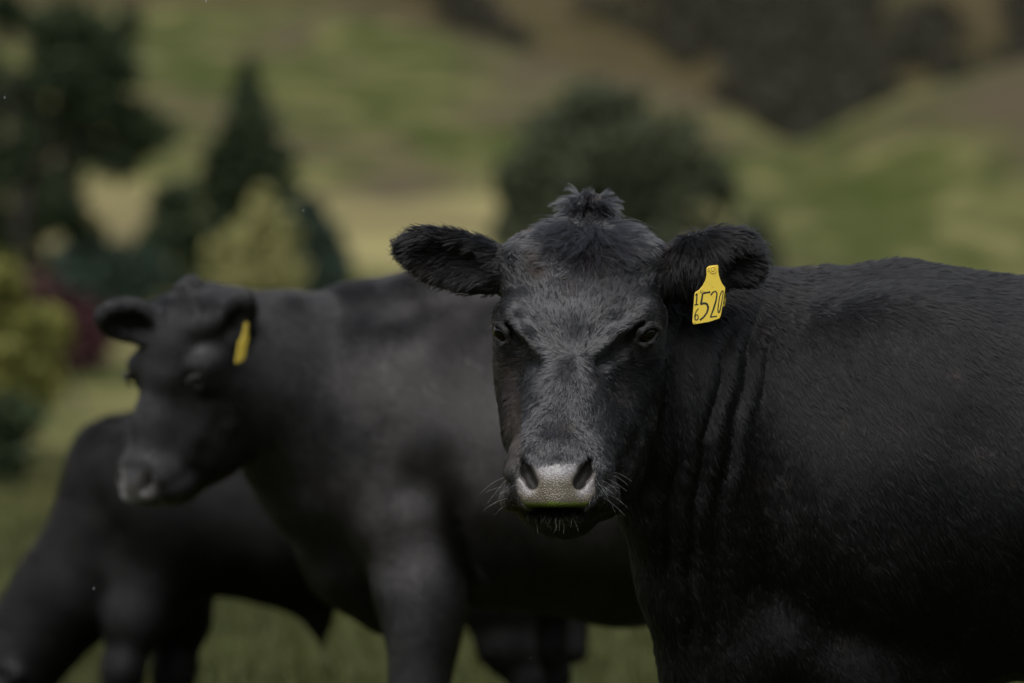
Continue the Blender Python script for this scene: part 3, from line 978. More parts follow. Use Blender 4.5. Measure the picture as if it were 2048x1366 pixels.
def lumps2(X, Y, Z):
    def gs(u, v, wu, wv, a, t=0.0):
        c = P(u, v, Y2)
        dx = X - c[0] + t * (Z - c[2])
        return a * np.exp(-(dx / (wu * .0012)) ** 2 - ((Z - c[2]) / (wv * .0012)) ** 2)
    g = gs(700, 760, 55, 150, .014, .25) + gs(925, 1070, 30, 140, .050, .2) + gs(680, 930, 40, 150, .024, .25) + gs(840, 960, 50, 50, .012)
    return (g + gs(985, 760, 45, 150, .010, .1) - gs(800, 1040, 45, 70, .016) - gs(1010, 900, 50, 160, .014, .1) - gs(790, 780, 60, 110, .016, .2)) * sstep(13.45, 13.30, Y) * sstep(-.60, -.50, X) * sstep(.2, .1, X) * sstep(.4, .5, Z) * sstep(1.4, 1.3, Z)
V2, F2 = sculpt([*b2, *head_at(R2, S2, D2), *ear2a, *ear2b, *top2],
                axis((-1.05, .007, -.55), (-.55, .014, .60), (.60, .025, 1.35)), axis((12.72, .008, 13.20), (13.20, .016, 13.95)), axis((-.04, .02, .45), (.45, .013, .75), (.75, .007, 1.45)),
                post=[(lumps2, (-.6, 12.9, .4), (.2, 13.5, 1.4))])
V2 = relax(V2, F2, 3, .5)
cow2 = empty('cow.001', (.4, 13.4, 0))
tag(cow2, 'blurred black cow standing side on with its head turned, thin yellow ear tag', 'cow', 'black cattle on the pasture')
me2 = mesh_np('body', V2, F2)
H2 = hero_space(V2, R2, S2, D2)
hu, hv = uv_of(H2)
near_head = np.linalg.norm(H2 - HP, axis=1) < .45
vfloat(me2, 'pad', soft(hu, hv, PAD, 4) * (H2[:, 1] < 9.85) * near_head * np.where(soft(hu, hv, [(1043, 918), (1064, 940), (1072, 976), (1056, 978), (1044, 950)], 3) + soft(hu, hv, [(1182, 918), (1160, 940), (1148, 976), (1166, 978), (1180, 950)], 3) > .4, .05, 1))
link('body', me2, M_COAT2, cow2)
for (c, r), look in zip(EYES, ((-.55, -1, -.05), (.55, -1, -.05))):
    o = link('eye', eye_mesh(r * S2, R2 @ np.array(look)), M_EYE, cow2)
    o.location = Vector(R2 @ ((c - HP) * S2) + D2)

M_FUR2 = hair_mat('rib_light_fur', tint=(.013, .0112, .011), rough=.36, radial=.65, coat=.15, ior=1.50)  # lighter, glossier fur: the light on the ribs put into the coat
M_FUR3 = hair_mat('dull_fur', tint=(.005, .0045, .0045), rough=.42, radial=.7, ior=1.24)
def blurred_fur(V, Fc, cow, mat, dens, length, radius, ymax, name='fur', keep=None, fresh=None):
    Nn = normals(V, Fc)
    def dn(c, n):
        u, v = uv_of(c)
        d = np.where((n[:, 1] < .35) & (c[:, 1] < ymax) & (u < 2050) & (v < 1430), dens, 0)
        return d
    pos, nor = sample(V, Fc, Nn, dn)
    if keep is not None:
        ok = (fresh.random(len(pos)) < keep(pos))
        pos, nor = pos[ok], nor[ok]
    N = len(pos)
    top = sstep(.85, 1.0, nor[:, 2])[:, None]
    want = np.array([.42, .2, -.95])[None] * (1 - top) + np.array([1, 0, -.2])[None] * top
    want = want + np.stack([vnoise(pos + 9 * s_, .07) for s_ in range(3)], 1) * .9 - .45 + rng.normal(0, .12, (N, 3))
    pts, r = grow(pos, nor, want, length * rng.uniform(.7, 1.3, N), radius * rng.uniform(.7, 1.3, N), rng.uniform(.12, .45, N) * (.4 + 1.0 * vnoise(pos, .06)), 4)
    pts, _ = clump(pos, pts, .012, .6)
    st = Strands(4); st.add(pts, r)
    st.build(name, mat, cow, 'stuff')
padm2 = at_points([E(D2 + R2 @ ((P(1111, 962, 9.79) - HP) * S2), (.07, .07, .07))], V2[F2].mean(1)) < 0
M_FUR2B = hair_mat('shaded_coat_fur', tint=(.010, .0095, .010), rough=.40, radial=.7, ior=1.32)  # darker copy: shade of neck, head, legs and brisket put into the coat
headm2 = at_points(head_at(R2, S2, D2) + ear2a + ear2b, V2[F2].mean(1)) < at_points(b2, V2[F2].mean(1))
def rib_light(p):  # share of lighter strands: rib light painted as an oval on the barrel
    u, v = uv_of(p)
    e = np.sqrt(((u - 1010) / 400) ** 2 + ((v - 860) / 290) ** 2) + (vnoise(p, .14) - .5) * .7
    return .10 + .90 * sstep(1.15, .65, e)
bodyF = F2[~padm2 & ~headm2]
blurred_fur(V2, bodyF, cow2, M_FUR2, 110e3, .024, .00055, 13.6, 'rib_light_fur', rib_light, np.random.default_rng(41))
blurred_fur(V2, bodyF, cow2, M_FUR2B, 110e3, .024, .00055, 13.6, 'shaded_fur', lambda p: 1 - rib_light(p), np.random.default_rng(42))
blurred_fur(V2, F2[~padm2 & headm2], cow2, M_FUR2B, 160e3, .017, .00050, 13.6, 'head_fur')

# ---- young steer grazing, furthest left
Y3 = 16.0
b3 = [T([P(330, 1000, Y3), P(600, 1008, Y3), P(880, 1000, Y3 + .02), P(1080, 960, Y3 + .03)], [.20, .255, .24, .16], [.262, .288, .272, .19], k=.06),
      T([P(310, 960, Y3), P(235, 1045, Y3), P(135, 1190, Y3), P(10, 1345, Y3), P(-60, 1410, Y3)], [.17, .13, .11, .10, .09], [.215, .18, .150, .135, .12], k=.05),
      E(P(205, 935, Y3), (.10, .12, .13), k=.06),
      T([P(240, 1130, Y3), P(330, 1190, Y3)], [.13, .12], [.10, .09], k=.06),
      E(P(300, 985, Y3 - .15), (.13, .08, .20), rot('Y', -14), k=.06),
      E(P(640, 1020, Y3 - .15), (.28, .11, .20), k=.08),
      E(P(1030, 1000, Y3 - .10), (.15, .12, .20), k=.06),
      T([P(315, 1090, Y3 - .10), P(268, 1240, Y3 - .13), P(246, 1340, Y3 - .15), P(243, 1400, Y3 - .15)], [.085, .065, .050, .042], [.13, .082, .052, .044], (1, 0, 0), k=.05),
      T([P(243, 1400, Y3 - .15), P(248, 1480, Y3 - .15), P(240, 1510, Y3 - .15)], [.042, .032, .046], None, (1, 0, 0), k=.02),
      T([P(375, 1090, Y3 + .12), P(360, 1240, Y3 + .15), P(348, 1340, Y3 + .15), P(345, 1400, Y3 + .15)], [.085, .065, .050, .042], [.12, .080, .054, .046], (1, 0, 0), k=.05),
      T([P(345, 1400, Y3 + .15), P(350, 1470, Y3 + .15), P(342, 1500, Y3 + .15)], [.042, .032, .046], None, (1, 0, 0), k=.02),
      T([P(1035, 1010, Y3 - .12), P(990, 1180, Y3 - .13), P(1012, 1290, Y3 - .14), P(1052, 1360, Y3 - .14)], [.12, .095, .055, .042], [.19, .13, .072, .05], (1, 0, 0), k=.05),
      T([P(1052, 1360, Y3 - .14), P(1040, 1440, Y3 - .14), P(1024, 1512, Y3 - .14)], [.042, .032, .048], None, (1, 0, 0), k=.02),
      T([P(1080, 1010, Y3 + .14), P(1075, 1180, Y3 + .14), P(1090, 1290, Y3 + .14), P(1110, 1350, Y3 + .14)], [.11, .09, .055, .042], [.16, .12, .065, .048], (1, 0, 0), k=.05),
      T([P(1110, 1350, Y3 + .14), P(1100, 1430, Y3 + .14), P(1086, 1500, Y3 + .14)], [.042, .032, .048], None, (1, 0, 0), k=.02),
      T([P(540, 1150, Y3 - .02), P(610, 1190, Y3 - .02), P(636, 1235, Y3 - .02), P(643, 1285, Y3 - .02)], [.05, .034, .022, .012], k=.06),
      T([P(643, 1280, Y3 - .02), P(651, 1335, Y3 - .02), P(656, 1385, Y3 - .02)], [.010, .007, .004], k=.01),
      T([P(1112, 850, Y3), P(1150, 920, Y3), P(1158, 1100, Y3), P(1150, 1300, Y3)], [.05, .03, .022, .035], k=.03)]
R3 = rot('Z', -72) @ rot('X', -28)
S3 = .80
D3 = P(-85, 1408, Y3)
V3, F3 = sculpt([*b3, *move(HEAD, R3, HP, D3, S3), *move(EAR_A, R3, HP, D3, S3), *move(EAR_A, R3 @ np.diag([-1, 1, 1]) , HP + np.array([0, 0, 0]), D3, S3)],
                axis((-2.05, .014, .25)), axis((15.4, .014, 16.6)), axis((-.12, .014, 1.15)))
V3 = relax(V3, F3, 3, .5)
cow3 = empty('cow.002', (-.8, 16, 0))
tag(cow3, 'blurred black steer grazing with its head lowered, behind the side-on cow', 'cow', 'black cattle on the pasture')
me3 = mesh_np('body', V3, F3)
link('body', me3, M_COAT3, cow3)
blurred_fur(V3, F3, cow3, M_FUR3, 90e3, .024, .0006, 16.2)
for (c, r), look in zip(EYES, ((-.55, -1, -.05), (.55, -1, -.05))):
    o = link('eye', eye_mesh(r * S3, R3 @ np.array(look)), M_EYE, cow3)
    o.location = Vector(R3 @ ((c - HP) * S3) + D3)
print('others', len(V2), len(V3), round(time.time() - T00, 1))

# ------------------------------------------------------------------ ear tags
M_TAG = NT('yellow_tag_plastic')
_c = M_TAG.n('ShaderNodeTexCoord').outputs['Object']
M_TAG.set(Base_Color=M_TAG.mix(M_TAG.ramp(M_TAG.noise(110, 6, .7, _c), [(.58, (0, 0, 0)), (.80, (.75, .75, .75))]), (.76, .56, .075), (.27, .19, .04)), Roughness=.42)
M_INK = NT('faded_black_marker')
_c = M_INK.n('ShaderNodeTexCoord').outputs['Object']
M_INK.set(Base_Color=M_INK.ramp(M_INK.noise(160, 3, .6, _c), [(.35, (.012, .013, .012)), (.75, (.05, .05, .03))]), Roughness=.6)

def plate(name, outline, thick, to_world, mat, parent, bend=0.0):
    """flat shape with rounded rim; outline in tag millimetres"""
    import bmesh
    o = np.array(outline, float)
    bm = bmesh.new()
    vs_ = [bm.verts.new((x, y, 0)) for x, y in o]
    f = bm.faces.new(vs_)
    r = bmesh.ops.extrude_face_region(bm, geom=[f])
    for g in r['geom']:
        if isinstance(g, bmesh.types.BMVert): g.co.z += thick
    bmesh.ops.recalc_face_normals(bm, faces=bm.faces)
    ed = [e for e in bm.edges if abs(e.verts[0].co.z - e.verts[1].co.z) < 1e-6]
    bmesh.ops.bevel(bm, geom=ed, offset=min(.4, thick * .3), segments=1, affect='EDGES')
    bmesh.ops.triangulate(bm, faces=[q for q in bm.faces if len(q.verts) > 4])
    me = bpy.data.meshes.new(name)
    bm.to_mesh(me); bm.free()
    for q in me.vertices: q.co = to_world(q.co)
    return link(name, me, mat, parent)

def stroke(name, lines, width, to_world, mat, parent, z):
    """handwritten character: ribbons of ink a hair proud of the plate"""
    V, Fq = [], []
    for ln in lines:
        p = np.array([q[:2] for q in ln], float)
        # resample and round
        d = np.concatenate([[0], np.cumsum(np.linalg.norm(np.diff(p, axis=0), axis=1))])
        s = np.linspace(0, d[-1], max(6, int(d[-1] / 1.0)))
        p = np.stack([np.interp(s, d, p[:, 0]), np.interp(s, d, p[:, 1])], 1)
        for _ in range(2): p[1:-1] = (p[:-2] + 2 * p[1:-1] + p[2:]) / 4
        t = np.gradient(p, axis=0); t /= np.linalg.norm(t, axis=1)[:, None] + 1e-9
        n = np.stack([-t[:, 1], t[:, 0]], 1) * width / 2 * (1 - .25 * np.sin(np.linspace(0, 9, len(p))) * .5)[:, None]
        b = len(V)
        for a, q in zip(p + n, p - n):
            V += [to_world(Vector((a[0], a[1], z))), to_world(Vector((q[0], q[1], z)))]
        for i in range(len(p) - 1):
            Fq.append((b + 2 * i, b + 2 * i + 1, b + 2 * i + 3, b + 2 * i + 2))
    me = mesh_np(name, np.array([tuple(v) for v in V]), np.array(Fq), False)
    return link(name, me, mat, parent)

# tag of the sharp cow: drawn in millimetres, x to the right, y up, origin at the rivet
tg = empty('ear_tag', P(1424, 538, 9.99))
tag(tg, 'yellow plastic ear tag with handwritten 520 and small 16, on the sharp cow', 'ear tag', 'yellow ear tags')
OUT = [(-9.2, 4.5), (-6, 7.0), (0, 8.2), (6.0, 8.8), (10.6, 8.8), (11.4, 5), (11.2, -2), (12.4, -9), (15, -17), (18.6, -24.5), (23.8, -31.0), (24.2, -33.5), (22, -48), (17.5, -75), (16, -82), (13.5, -86.5),
       (-5, -92.5), (-33.0, -97.2), (-35, -96), (-36.2, -92), (-34.8, -72), (-32.5, -44), (-31, -40), (-24, -35.5), (-17, -27.5), (-12.4, -18.5), (-10.2, -9), (-10.6, -3), (-10.6, 1.5)]
# plate plane: nearly facing the camera, right edge swung back, bottom a little towards the camera
TX = unit(np.array((.97, .24, .0))); TY = unit(np.array((0.0, -.10, 1.0)) * -1) * -1
TZ = unit(np.cross(TX, TY))
TO = P(1424, 540, 9.984)
def tw(p): return Vector(TO + (TX * p[0] + TY * p[1] + TZ * p[2]) * .00101)
plate('tag_panel', OUT, 1.8, tw, M_TAG, tg)
def ring(name, cx, cy, r0, r1, z0, z1, mat):
    k = 24
    V, Fq = [], []
    for r, z in ((r0, z0), (r1, z0), (r1 * .96, z1), (r0, z1)):
        for i in range(k):
            a = 2 * math.pi * i / k
            V.append(tw((cx + r * math.cos(a), cy + r * math.sin(a), z)))
    for j in range(4):
        for i in range(k):
            Fq.append((j * k + i, j * k + (i + 1) % k, ((j + 1) % 4) * k + (i + 1) % k, ((j + 1) % 4) * k + i))
    return link(name, mesh_np(name, np.array([tuple(v) for v in V]), np.array(Fq)), mat, tg)
ZF = 1.82
ring('rivet_rim', 1.2, .2, 4.6, 6.4, ZF, ZF + 1.1, M_TAG)
ring('rivet_stud', 1.2, .2, .3, 3.0, ZF, ZF + 1.4, M_TAG)
ring('side_eyelet', -6.6, 1.6, 1.5, 3.2, ZF, ZF + 1.0, M_TAG)
ink = [('numeral', [[(-28.0, -42.0), (-29.4, -44.6), (-31.0, -45.6)], [(-28.0, -42.0), (-28.6, -53), (-29.6, -62)], [(-33.0, -62.6), (-25.6, -61.2)]], 2.6),
       ('numeral', [[(-25.5, -69), (-29.5, -74), (-32.0, -81), (-31.6, -88), (-29.2, -90), (-26.2, -87.5), (-25.6, -82.5), (-27.2, -79.5), (-30.0, -80.5), (-31.8, -84)]], 2.2),
       ('numeral', [[(-3.5, -39.2), (-17.5, -41.5), (-19.5, -54.0), (-21.0, -61.5), (-15.5, -59.0), (-9.5, -60.5), (-7.2, -67), (-9.5, -76), (-15.5, -84), (-22.5, -89.5)]], 3.6),
       ('numeral', [[(-2.6, -45), (1.4, -39.5), (6.5, -37.5), (9.0, -42), (7.2, -54), (2.8, -69), (-3.4, -84.5), (2.4, -83.2), (9.0, -82.5)]], 2.9),
       ('numeral', [[(20.4, -37.0), (17.6, -37.5), (14.0, -47), (11.4, -62), (10.6, -73), (12.2, -77), (15.0, -71), (17.8, -56), (20.2, -42), (20.2, -36.5)]], 2.1)]
for nm, ln, wd in ink:
    stroke(nm, ln, wd, tw, M_INK, tg, ZF + .12)
for ln in ([(-20.5, -36), (-22.5, -39.5), (-20.2, -42)], [(-18, -36.5), (-20, -41)], [(-16, -38), (-13.0, -40.2), (-9.5, -39.6), (-4, -41.6)], [(-15, -41.5), (-12, -42.6)], [(-33, -95.2), (-30.5, -94.0), (-31.5, -95.8)]):
    stroke('ink_smudge', [ln], 1.0, tw, M_INK, tg, ZF + .12)
# back half of the tag, behind the ear
def twb(p): return Vector(P(1440, 557, 10.045) + (TX * p[0] + TY * p[1] + TZ * p[2]) * .00088)
plate('back_stud_panel', [(-16, 5), (6, 8), (12, -20), (13, -42), (10, -57), (4, -58), (-16, -52)], 1.6, twb, M_TAG, tg)

_a, _b = np.array(tw((1.2, .2, 0))), P(1440, 552, 10.05)
Vp, Fp = [], []
for e_ in (_a, _b):
    for k_ in range(10): Vp.append(e_ + np.array((math.cos(k_ * .6283), 0, math.sin(k_ * .6283))) * .0026)
for k_ in range(10): Fp.append((k_, (k_ + 1) % 10, 10 + (k_ + 1) % 10, 10 + k_))
link('rivet_pin', mesh_np('rivet_pin', np.array(Vp), np.array(Fp)), M_TAG, tg)

# tag of the side-on cow, seen almost edge on
tg2 = empty('ear_tag.001', P(488, 660, 12.93))
tag(tg2, 'narrow blank-looking yellow ear tag hanging from the blurred side-on cow', 'ear tag', 'yellow ear tags')
T2X = unit(np.array((.36, .93, 0))); T2Y = unit(np.array((.13, .0, 1.0))); T2Z = unit(np.cross(T2X, T2Y)); T2O = P(490, 652, 12.90)
def tw2(p): return Vector(T2O + (T2X * (p[0] + 4) + T2Y * p[1] + T2Z * p[2]) * .00090)
plate('tag_panel', OUT, 2.0, tw2, M_TAG, tg2)
# ------------------------------------------------------------------ land
def sfade(a, b, k): # smooth minimum
    h = np.clip(.5 + .5 * (b - a) / k, 0, 1)
    return b + (a - b) * h - k * h * (1 - h)

def ground_z(x, y):
    base = np.interp(y, [0, 80, 100, 125, 150, 175, 200, 230, 300, 5000], [0, 0, .35, 1.5, 2.75, 4.5, 6.5, 9.2, 17.5, 600])
    base = np.where(y < 0, 0, base)
    # big hill on the left: a spur whose crest falls to the right
    crest_l = 20.1 - .469 * (x + 5.5)
    left = sfade(base, np.maximum(crest_l, 2) + 0 * y, 2.0)
    # rounded hill on the right
    crest_r = 10.2 + .07 * np.maximum(x - 10.6, -5) + .013 * np.maximum(x - 10.6, 0) ** 2
    base_r = np.interp(y, [0, 80, 100, 120, 170, 215, 300, 5000], [0, 0, .5, 2.2, 7.0, 12.6, 24, 900])
    right = sfade(base_r, np.minimum(crest_r, 60), 1.2) - np.maximum(y - 226, 0) * .10
    left = left - np.maximum(y - 330, 0) * .12
    k = 1 / (1 + np.exp(-np.clip(x - (y - 205) * .02 - 11.8, -30, 30) / 1.2)) * sstep(150, 215, y)
    z = left * (1 - k) + right * k
    # far hill behind the valley
    far = (y - 350) * .26 - 6 + .02 * np.abs(x)
    z = np.where(y > 330, np.maximum(z, far), z)
    z = z + (np.sin(x * .21 + y * .05) + np.sin(x * .13 - y * .08 + 2)) * .10 * sstep(40, 140, y)
    q = np.stack([x, y, 0 * x], -1)
    z = z + (vnoise(q, 9.0) - .5) * .5 * sstep(60, 160, y) + (vnoise(q, 2.2) - .5) * .12 * sstep(14, 40, y)
    # unseen hills added at the sides and behind to block low sky light
    z = z + .32 * np.maximum(np.abs(x) - np.maximum(50, .16 * y), 0) + .16 * np.maximum(-y - 25, 0)
    return z

yy = np.concatenate([np.linspace(-300, -45, 12), np.linspace(-40, 8, 12), np.linspace(10, 60, 60), np.linspace(61, 360, 240), np.linspace(363, 700, 80), np.linspace(720, 2500, 30)])
tt = np.linspace(-1, 1, 241)
xw = np.interp(yy, [0, 40, 200, 700, 2500], [300, 300, 300, 400, 1200])
XX = np.sign(tt)[None, :] * (np.abs(tt)[None, :] ** 2.6) * xw[:, None]
YY = yy[:, None].repeat(len(tt), 1)
ZZ = ground_z(XX, YY)
GV = np.stack([XX, YY, ZZ], -1).reshape(-1, 3)
i = np.arange(len(yy) - 1)[:, None] * len(tt) + np.arange(len(tt) - 1)[None]
GF = np.stack([i, i + 1, i + len(tt) + 1, i + len(tt)], -1).reshape(-1, 4)
gm = mesh_np('ground', GV, GF)

def patch(x, y):
    """how bare and brown the turf is (0 green .. 1 brown)"""
    u = x / (np.maximum(y, 1) * PX) + 1024
    v = 683 - (ground_z(x, y) - CAM_Z) / (np.maximum(y, 1) * PX)
    return u, v
M_GROUND = NT('hill_pasture')
g = M_GROUND
geo = g.n('ShaderNodeNewGeometry').outputs['Position']
mp = g.n('ShaderNodeMapping'); mp.inputs['Scale'].default_value = (1, .42, 1.4)
g.l(geo, mp.inputs[0])
pv = mp.outputs[0]
big = g.noise(.085, 5, .55, pv, .6)
mid = g.noise(.30, 6, .62, pv, .8)
fine = g.noise(3.0, 5, .6, geo)
green = g.mix(fine, (.031, .043, .009), (.054, .064, .014))
straw = g.mix(mid, (.140, .125, .044), (.300, .262, .125))
brown = g.mix(fine, (.055, .042, .024), (.084, .066, .042))
dark = g.mix(fine, (.020, .025, .007), (.036, .040, .012))
att_b = g.n('ShaderNodeAttribute', attribute_name='bare').outputs['Fac']
att_s = g.n('ShaderNodeAttribute', attribute_name='straw').outputs['Fac']
att_d = g.n('ShaderNodeAttribute', attribute_name='scrubby').outputs['Fac']
def add(a, b, c):
    x = g.n('ShaderNodeMath', operation='MULTIPLY_ADD'); g.l(a, x.inputs[0]); x.inputs[1].default_value = b
    if hasattr(c, 'is_linked'): g.l(c, x.inputs[2])
    else: x.inputs[2].default_value = c
    return x.outputs[0]
c1 = g.mix(g.ramp(add(att_s, .55, mid), [(.50, (0, 0, 0)), (.80, (1, 1, 1))]), green, straw)
c2 = g.mix(g.ramp(add(att_b, .55, big), [(.50, (0, 0, 0)), (.78, (1, 1, 1))]), c1, brown)
c2 = g.mix(g.n('ShaderNodeAttribute', attribute_name='far').outputs['Fac'], c2, g.mix(big, (.036, .029, .013), (.088, .068, .033)))
c3 = g.mix(g.ramp(add(att_d, .8, mid), [(.60, (0, 0, 0)), (.95, (1, 1, 1))]), c2, dark)
g.set(Base_Color=c3, Roughness=.9, Specular_IOR_Level=.05)
g.bump(fine, .5, .05)
gx, gy = GV[:, 0], GV[:, 1]
gq = np.stack([gx, gy, 0 * gx], 1)
gu = gx / (np.maximum(gy, 1) * PX) + 1024
crest_d = GV[:, 2] - (20.1 - .469 * (gx + 5.5))
hill = sstep(200, 235, gy) * sstep(14, 11, gx)
bare = hill * (-.05 + .55 * (vnoise(gq * np.array([1, .4, 1]), 7) > .55) * vnoise(gq, 3)) + hill * .60 * sstep(-2.2, -.4, crest_d) + .5 * sstep(340, 380, gy)
bare = bare + .7 * np.exp(-((gx + 3.8) / 3.0) ** 2 - ((gy - 205) / 12) ** 2) + .5 * np.exp(-((gx - 19) / 3.5) ** 2 - ((gy - 190) / 28) ** 2)
straw_a = 1.7 * np.exp(-((gy - 178) / 20) ** 2) * sstep(9, 4, gx) + .15 * np.exp(-((gy - 70) / 40) ** 2) * (gx < 0) + .05
scr = .15 * sstep(345, 370, gy) + .45 * sstep(40, 12, gy) + .5 * np.exp(-((crest_d + .3) / .9) ** 2) * hill * (gx < 4) * (gx > -9)
vfloat(gm, 'far', sstep(335, 360, gy)); vfloat(gm, 'bare', bare); vfloat(gm, 'straw', straw_a); vfloat(gm, 'scrubby', scr)
ground = link('ground', gm, M_GROUND)
ground['kind'] = 'structure'

# ------------------------------------------------------------------ foliage
def leaf_mat(name, a, b, rough=.65):
    m = NT(name)
    ob = m.n('ShaderNodeNewGeometry')
    f = m.noise(1.3, 4, .6, ob.outputs['Position'])
    r = m.n('ShaderNodeMath', operation='MULTIPLY_ADD'); r.inputs[1].default_value = .45
    m.l(ob.outputs['Random Per Island'], r.inputs[0]); m.l(f, r.inputs[2])
    m.set(Base_Color=m.ramp(r.outputs[0], [(.35, a), (.95, b)]), Roughness=rough, Specular_IOR_Level=.25)
    return m
M_BARK = NT('grey_brown_bark')
_p = M_BARK.n('ShaderNodeNewGeometry').outputs['Position']
M_BARK.set(Base_Color=M_BARK.ramp(M_BARK.noise(6, 5, .6, _p), [(.3, (.028, .023, .018)), (.75, (.07, .06, .05))]), Roughness=.9)
M_BARK.bump(M_BARK.noise(14, 4, .6, _p), .6, .03)
L_DARK = leaf_mat('dark_conifer_leaves', (.008, .015, .006), (.027, .044, .014))
L_OLIVE = leaf_mat('olive_leaves', (.022, .030, .014), (.060, .072, .032))
L_ROUND = leaf_mat('grey_green_leaves', (.021, .029, .014), (.058, .070, .036))
L_BLUE = leaf_mat('blue_green_leaves', (.012, .024, .016), (.034, .056, .038))
L_YEL = leaf_mat('yellowing_leaves', (.15, .15, .055), (.28, .265, .10))
L_LIME = leaf_mat('yellow_green_leaves', (.085, .092, .020), (.19, .19, .045))
L_WOOD = leaf_mat('dark_brown_wood_leaves', (.011, .012, .007), (.044, .040, .023))
L_RED = leaf_mat('purple_red_leaves', (.026, .010, .012), (.066, .022, .028))

def leaf_cloud(r_, blobs, n, size, flat=.6, thin=.30):
    """leaf-sized quads through the volume of several ellipsoid clumps; blobs = (centre, radii, share)"""
    V, tot = [], sum(b[2] for b in blobs)
    cs, ss = [], []
    for c, rr, w in blobs:
        m = max(20, int(n * w / tot))
        d = unit(r_.normal(0, 1, (m, 3)))
        rad_ = r_.random(m) ** .45
        p = np.array(c) + d * (rad_ * (1 + np.abs(r_.normal(0, .20, m))))[:, None] * np.array(rr) * .93 * (1 + .35 * (vnoise(d * 3 + np.array(c), .8) - .5))[:, None]
        cs.append(p); ss.append(np.full(m, size))
    p = np.concatenate(cs); s = np.concatenate(ss) * r_.uniform(.6, 1.5, len(p))
    # thin out by noise so that clumps and gaps appear
    keep = vnoise(p, size * 5) > thin
    p, s = p[keep], s[keep]
    a = unit(r_.normal(0, 1, (len(p), 3))); b = unit(np.cross(a, r_.normal(0, 1, (len(p), 3))))
    a = a * s[:, None]; b = b * (s * flat)[:, None]
    V = np.stack([p - a, p - b * .9 + a * .1, p + a, p + b], 1).reshape(-1, 3)
    F = np.arange(len(V)).reshape(-1, 4)
    return V, F

def limb_mesh(segs, sides=8):
    V, F = [], []
    for pts, rs in segs:
        pts = np.array(pts, float)
        b = len(V)
        for i, (p, r) in enumerate(zip(pts, rs)):
            d = unit(pts[min(i + 1, len(pts) - 1)] - pts[max(i - 1, 0)])
            e = unit(np.cross(d, (0.3, 1, .1))); f = np.cross(d, e)
            for k in range(sides):
                an = 2 * math.pi * k / sides
                V.append(p + r * (e * math.cos(an) + f * math.sin(an)))
        for i in range(len(pts) - 1):
            for k in range(sides):
                F.append((b + i * sides + k, b + i * sides + (k + 1) % sides, b + (i + 1) * sides + (k + 1) % sides, b + (i + 1) * sides + k))
    return np.array(V), np.array(F)

def tree(name, label, cat, y, base_uv, blobs, n, size, mat, trunk=.16, group=None, flat=.6, seed=1):
    """blobs: (u, v, half width px, half height px, depth offset m, share)"""
    r_ = np.random.default_rng(seed)
    q = y * PX
    bx = (base_uv[0] - 1024) * q
    bz = float(ground_z(np.array([bx]), np.array([y]))[0])
    t = empty(name, (bx, y, bz))
    tag(t, label, cat, group)
    bl = []
    for u, v, a, b, dy, w in blobs:
        c = P(u, v, y); c[1] += dy
        bl.append((c, (a * q, min(a, b * 1.3) * q * .9, b * q), w))
    V, F = leaf_cloud(r_, bl, n, size, flat)
    link('crown', mesh_np('crown', V, F, False), mat, t)
    top = max(bl, key=lambda b: b[0][2])
    base = np.array((bx, y, bz - .2))
    tp = np.array(top[0])
    mid = base * .55 + tp * .45 + np.array((r_.normal(0, .1), 0, 0))
    segs = [([base, base * .8 + mid * .2, mid, tp], [trunk * 1.35, trunk, trunk * .7, trunk * .18])]
    for c, rr, w in bl:
        s0 = base + (mid - base) * r_.uniform(.5, 1.0)
        c = np.array(c)
        m1 = s0 * .5 + c * .5 + np.array((0, 0, -.1 * np.linalg.norm(c - s0)))
        segs.append(([s0, m1, c, c + (c - m1) * .4], [trunk * .45, trunk * .3, trunk * .18, trunk * .05]))
    V, F = limb_mesh(segs)
    link('trunk', mesh_np('trunk', V, F), M_BARK, t)
    return t

TG = 'trees behind the cattle'
# tall ragged dark tree, upper left
rb = np.random.default_rng(3)
bl = []
for (u, v, a, b) in [(60, 70, 55, 50), (140, 60, 70, 55), (225, 45, 55, 45), (40, 190, 60, 55), (130, 150, 70, 60), (225, 140, 55, 60), (90, 260, 70, 60), (200, 215, 45, 50), (255, 230, 55, 40),
                     (300, 262, 60, 35), (30, 330, 55, 60), (110, 350, 55, 70), (235, 300, 60, 38), (180, 300, 40, 30), (60, 440, 55, 60), (140, 440, 30, 50), (20, 520, 45, 50), (100, 520, 50, 40), (-60, 200, 70, 120), (-50, 400, 70, 120), (10, 20, 40, 40),
                     (150, 235, 60, 40), (240, 330, 40, 35), (120, 420, 45, 50), (170, 480, 40, 45), (60, 500, 60, 60), (285, 285, 40, 34)]:
    bl.append((u, v, a * .93, b * .93, rb.uniform(-1.0, 1.0), a * b / 3000))
tree('broadleaf_tree', 'tall ragged dark tree with gaps in its crown, beside the pointed conifer', 'tree', 135, (70, 640), bl, 17000, .14, L_DARK, .09, TG, seed=2)
# pointed conifer
bl = [(497, 150, 17, 36, 0, .5), (496, 205, 36, 44, 0, 1.0), (504, 262, 58, 50, 0, 1.9), (482, 318, 74, 52, 0, 2.6), (540, 312, 58, 38, 0, 1.6), (470, 378, 86, 52, 0, 2.8), (548, 372, 52, 40, 0, 1.6), (495, 450, 92, 60, .3, 2.6), (500, 530, 90, 60, .5, 2.2)]
tree('conifer_tree', 'dark pointed conifer with a single sharp top, on the hillside pasture', 'tree', 138, (497, 610), bl, 11000, .12, L_DARK, .14, TG, seed=3)
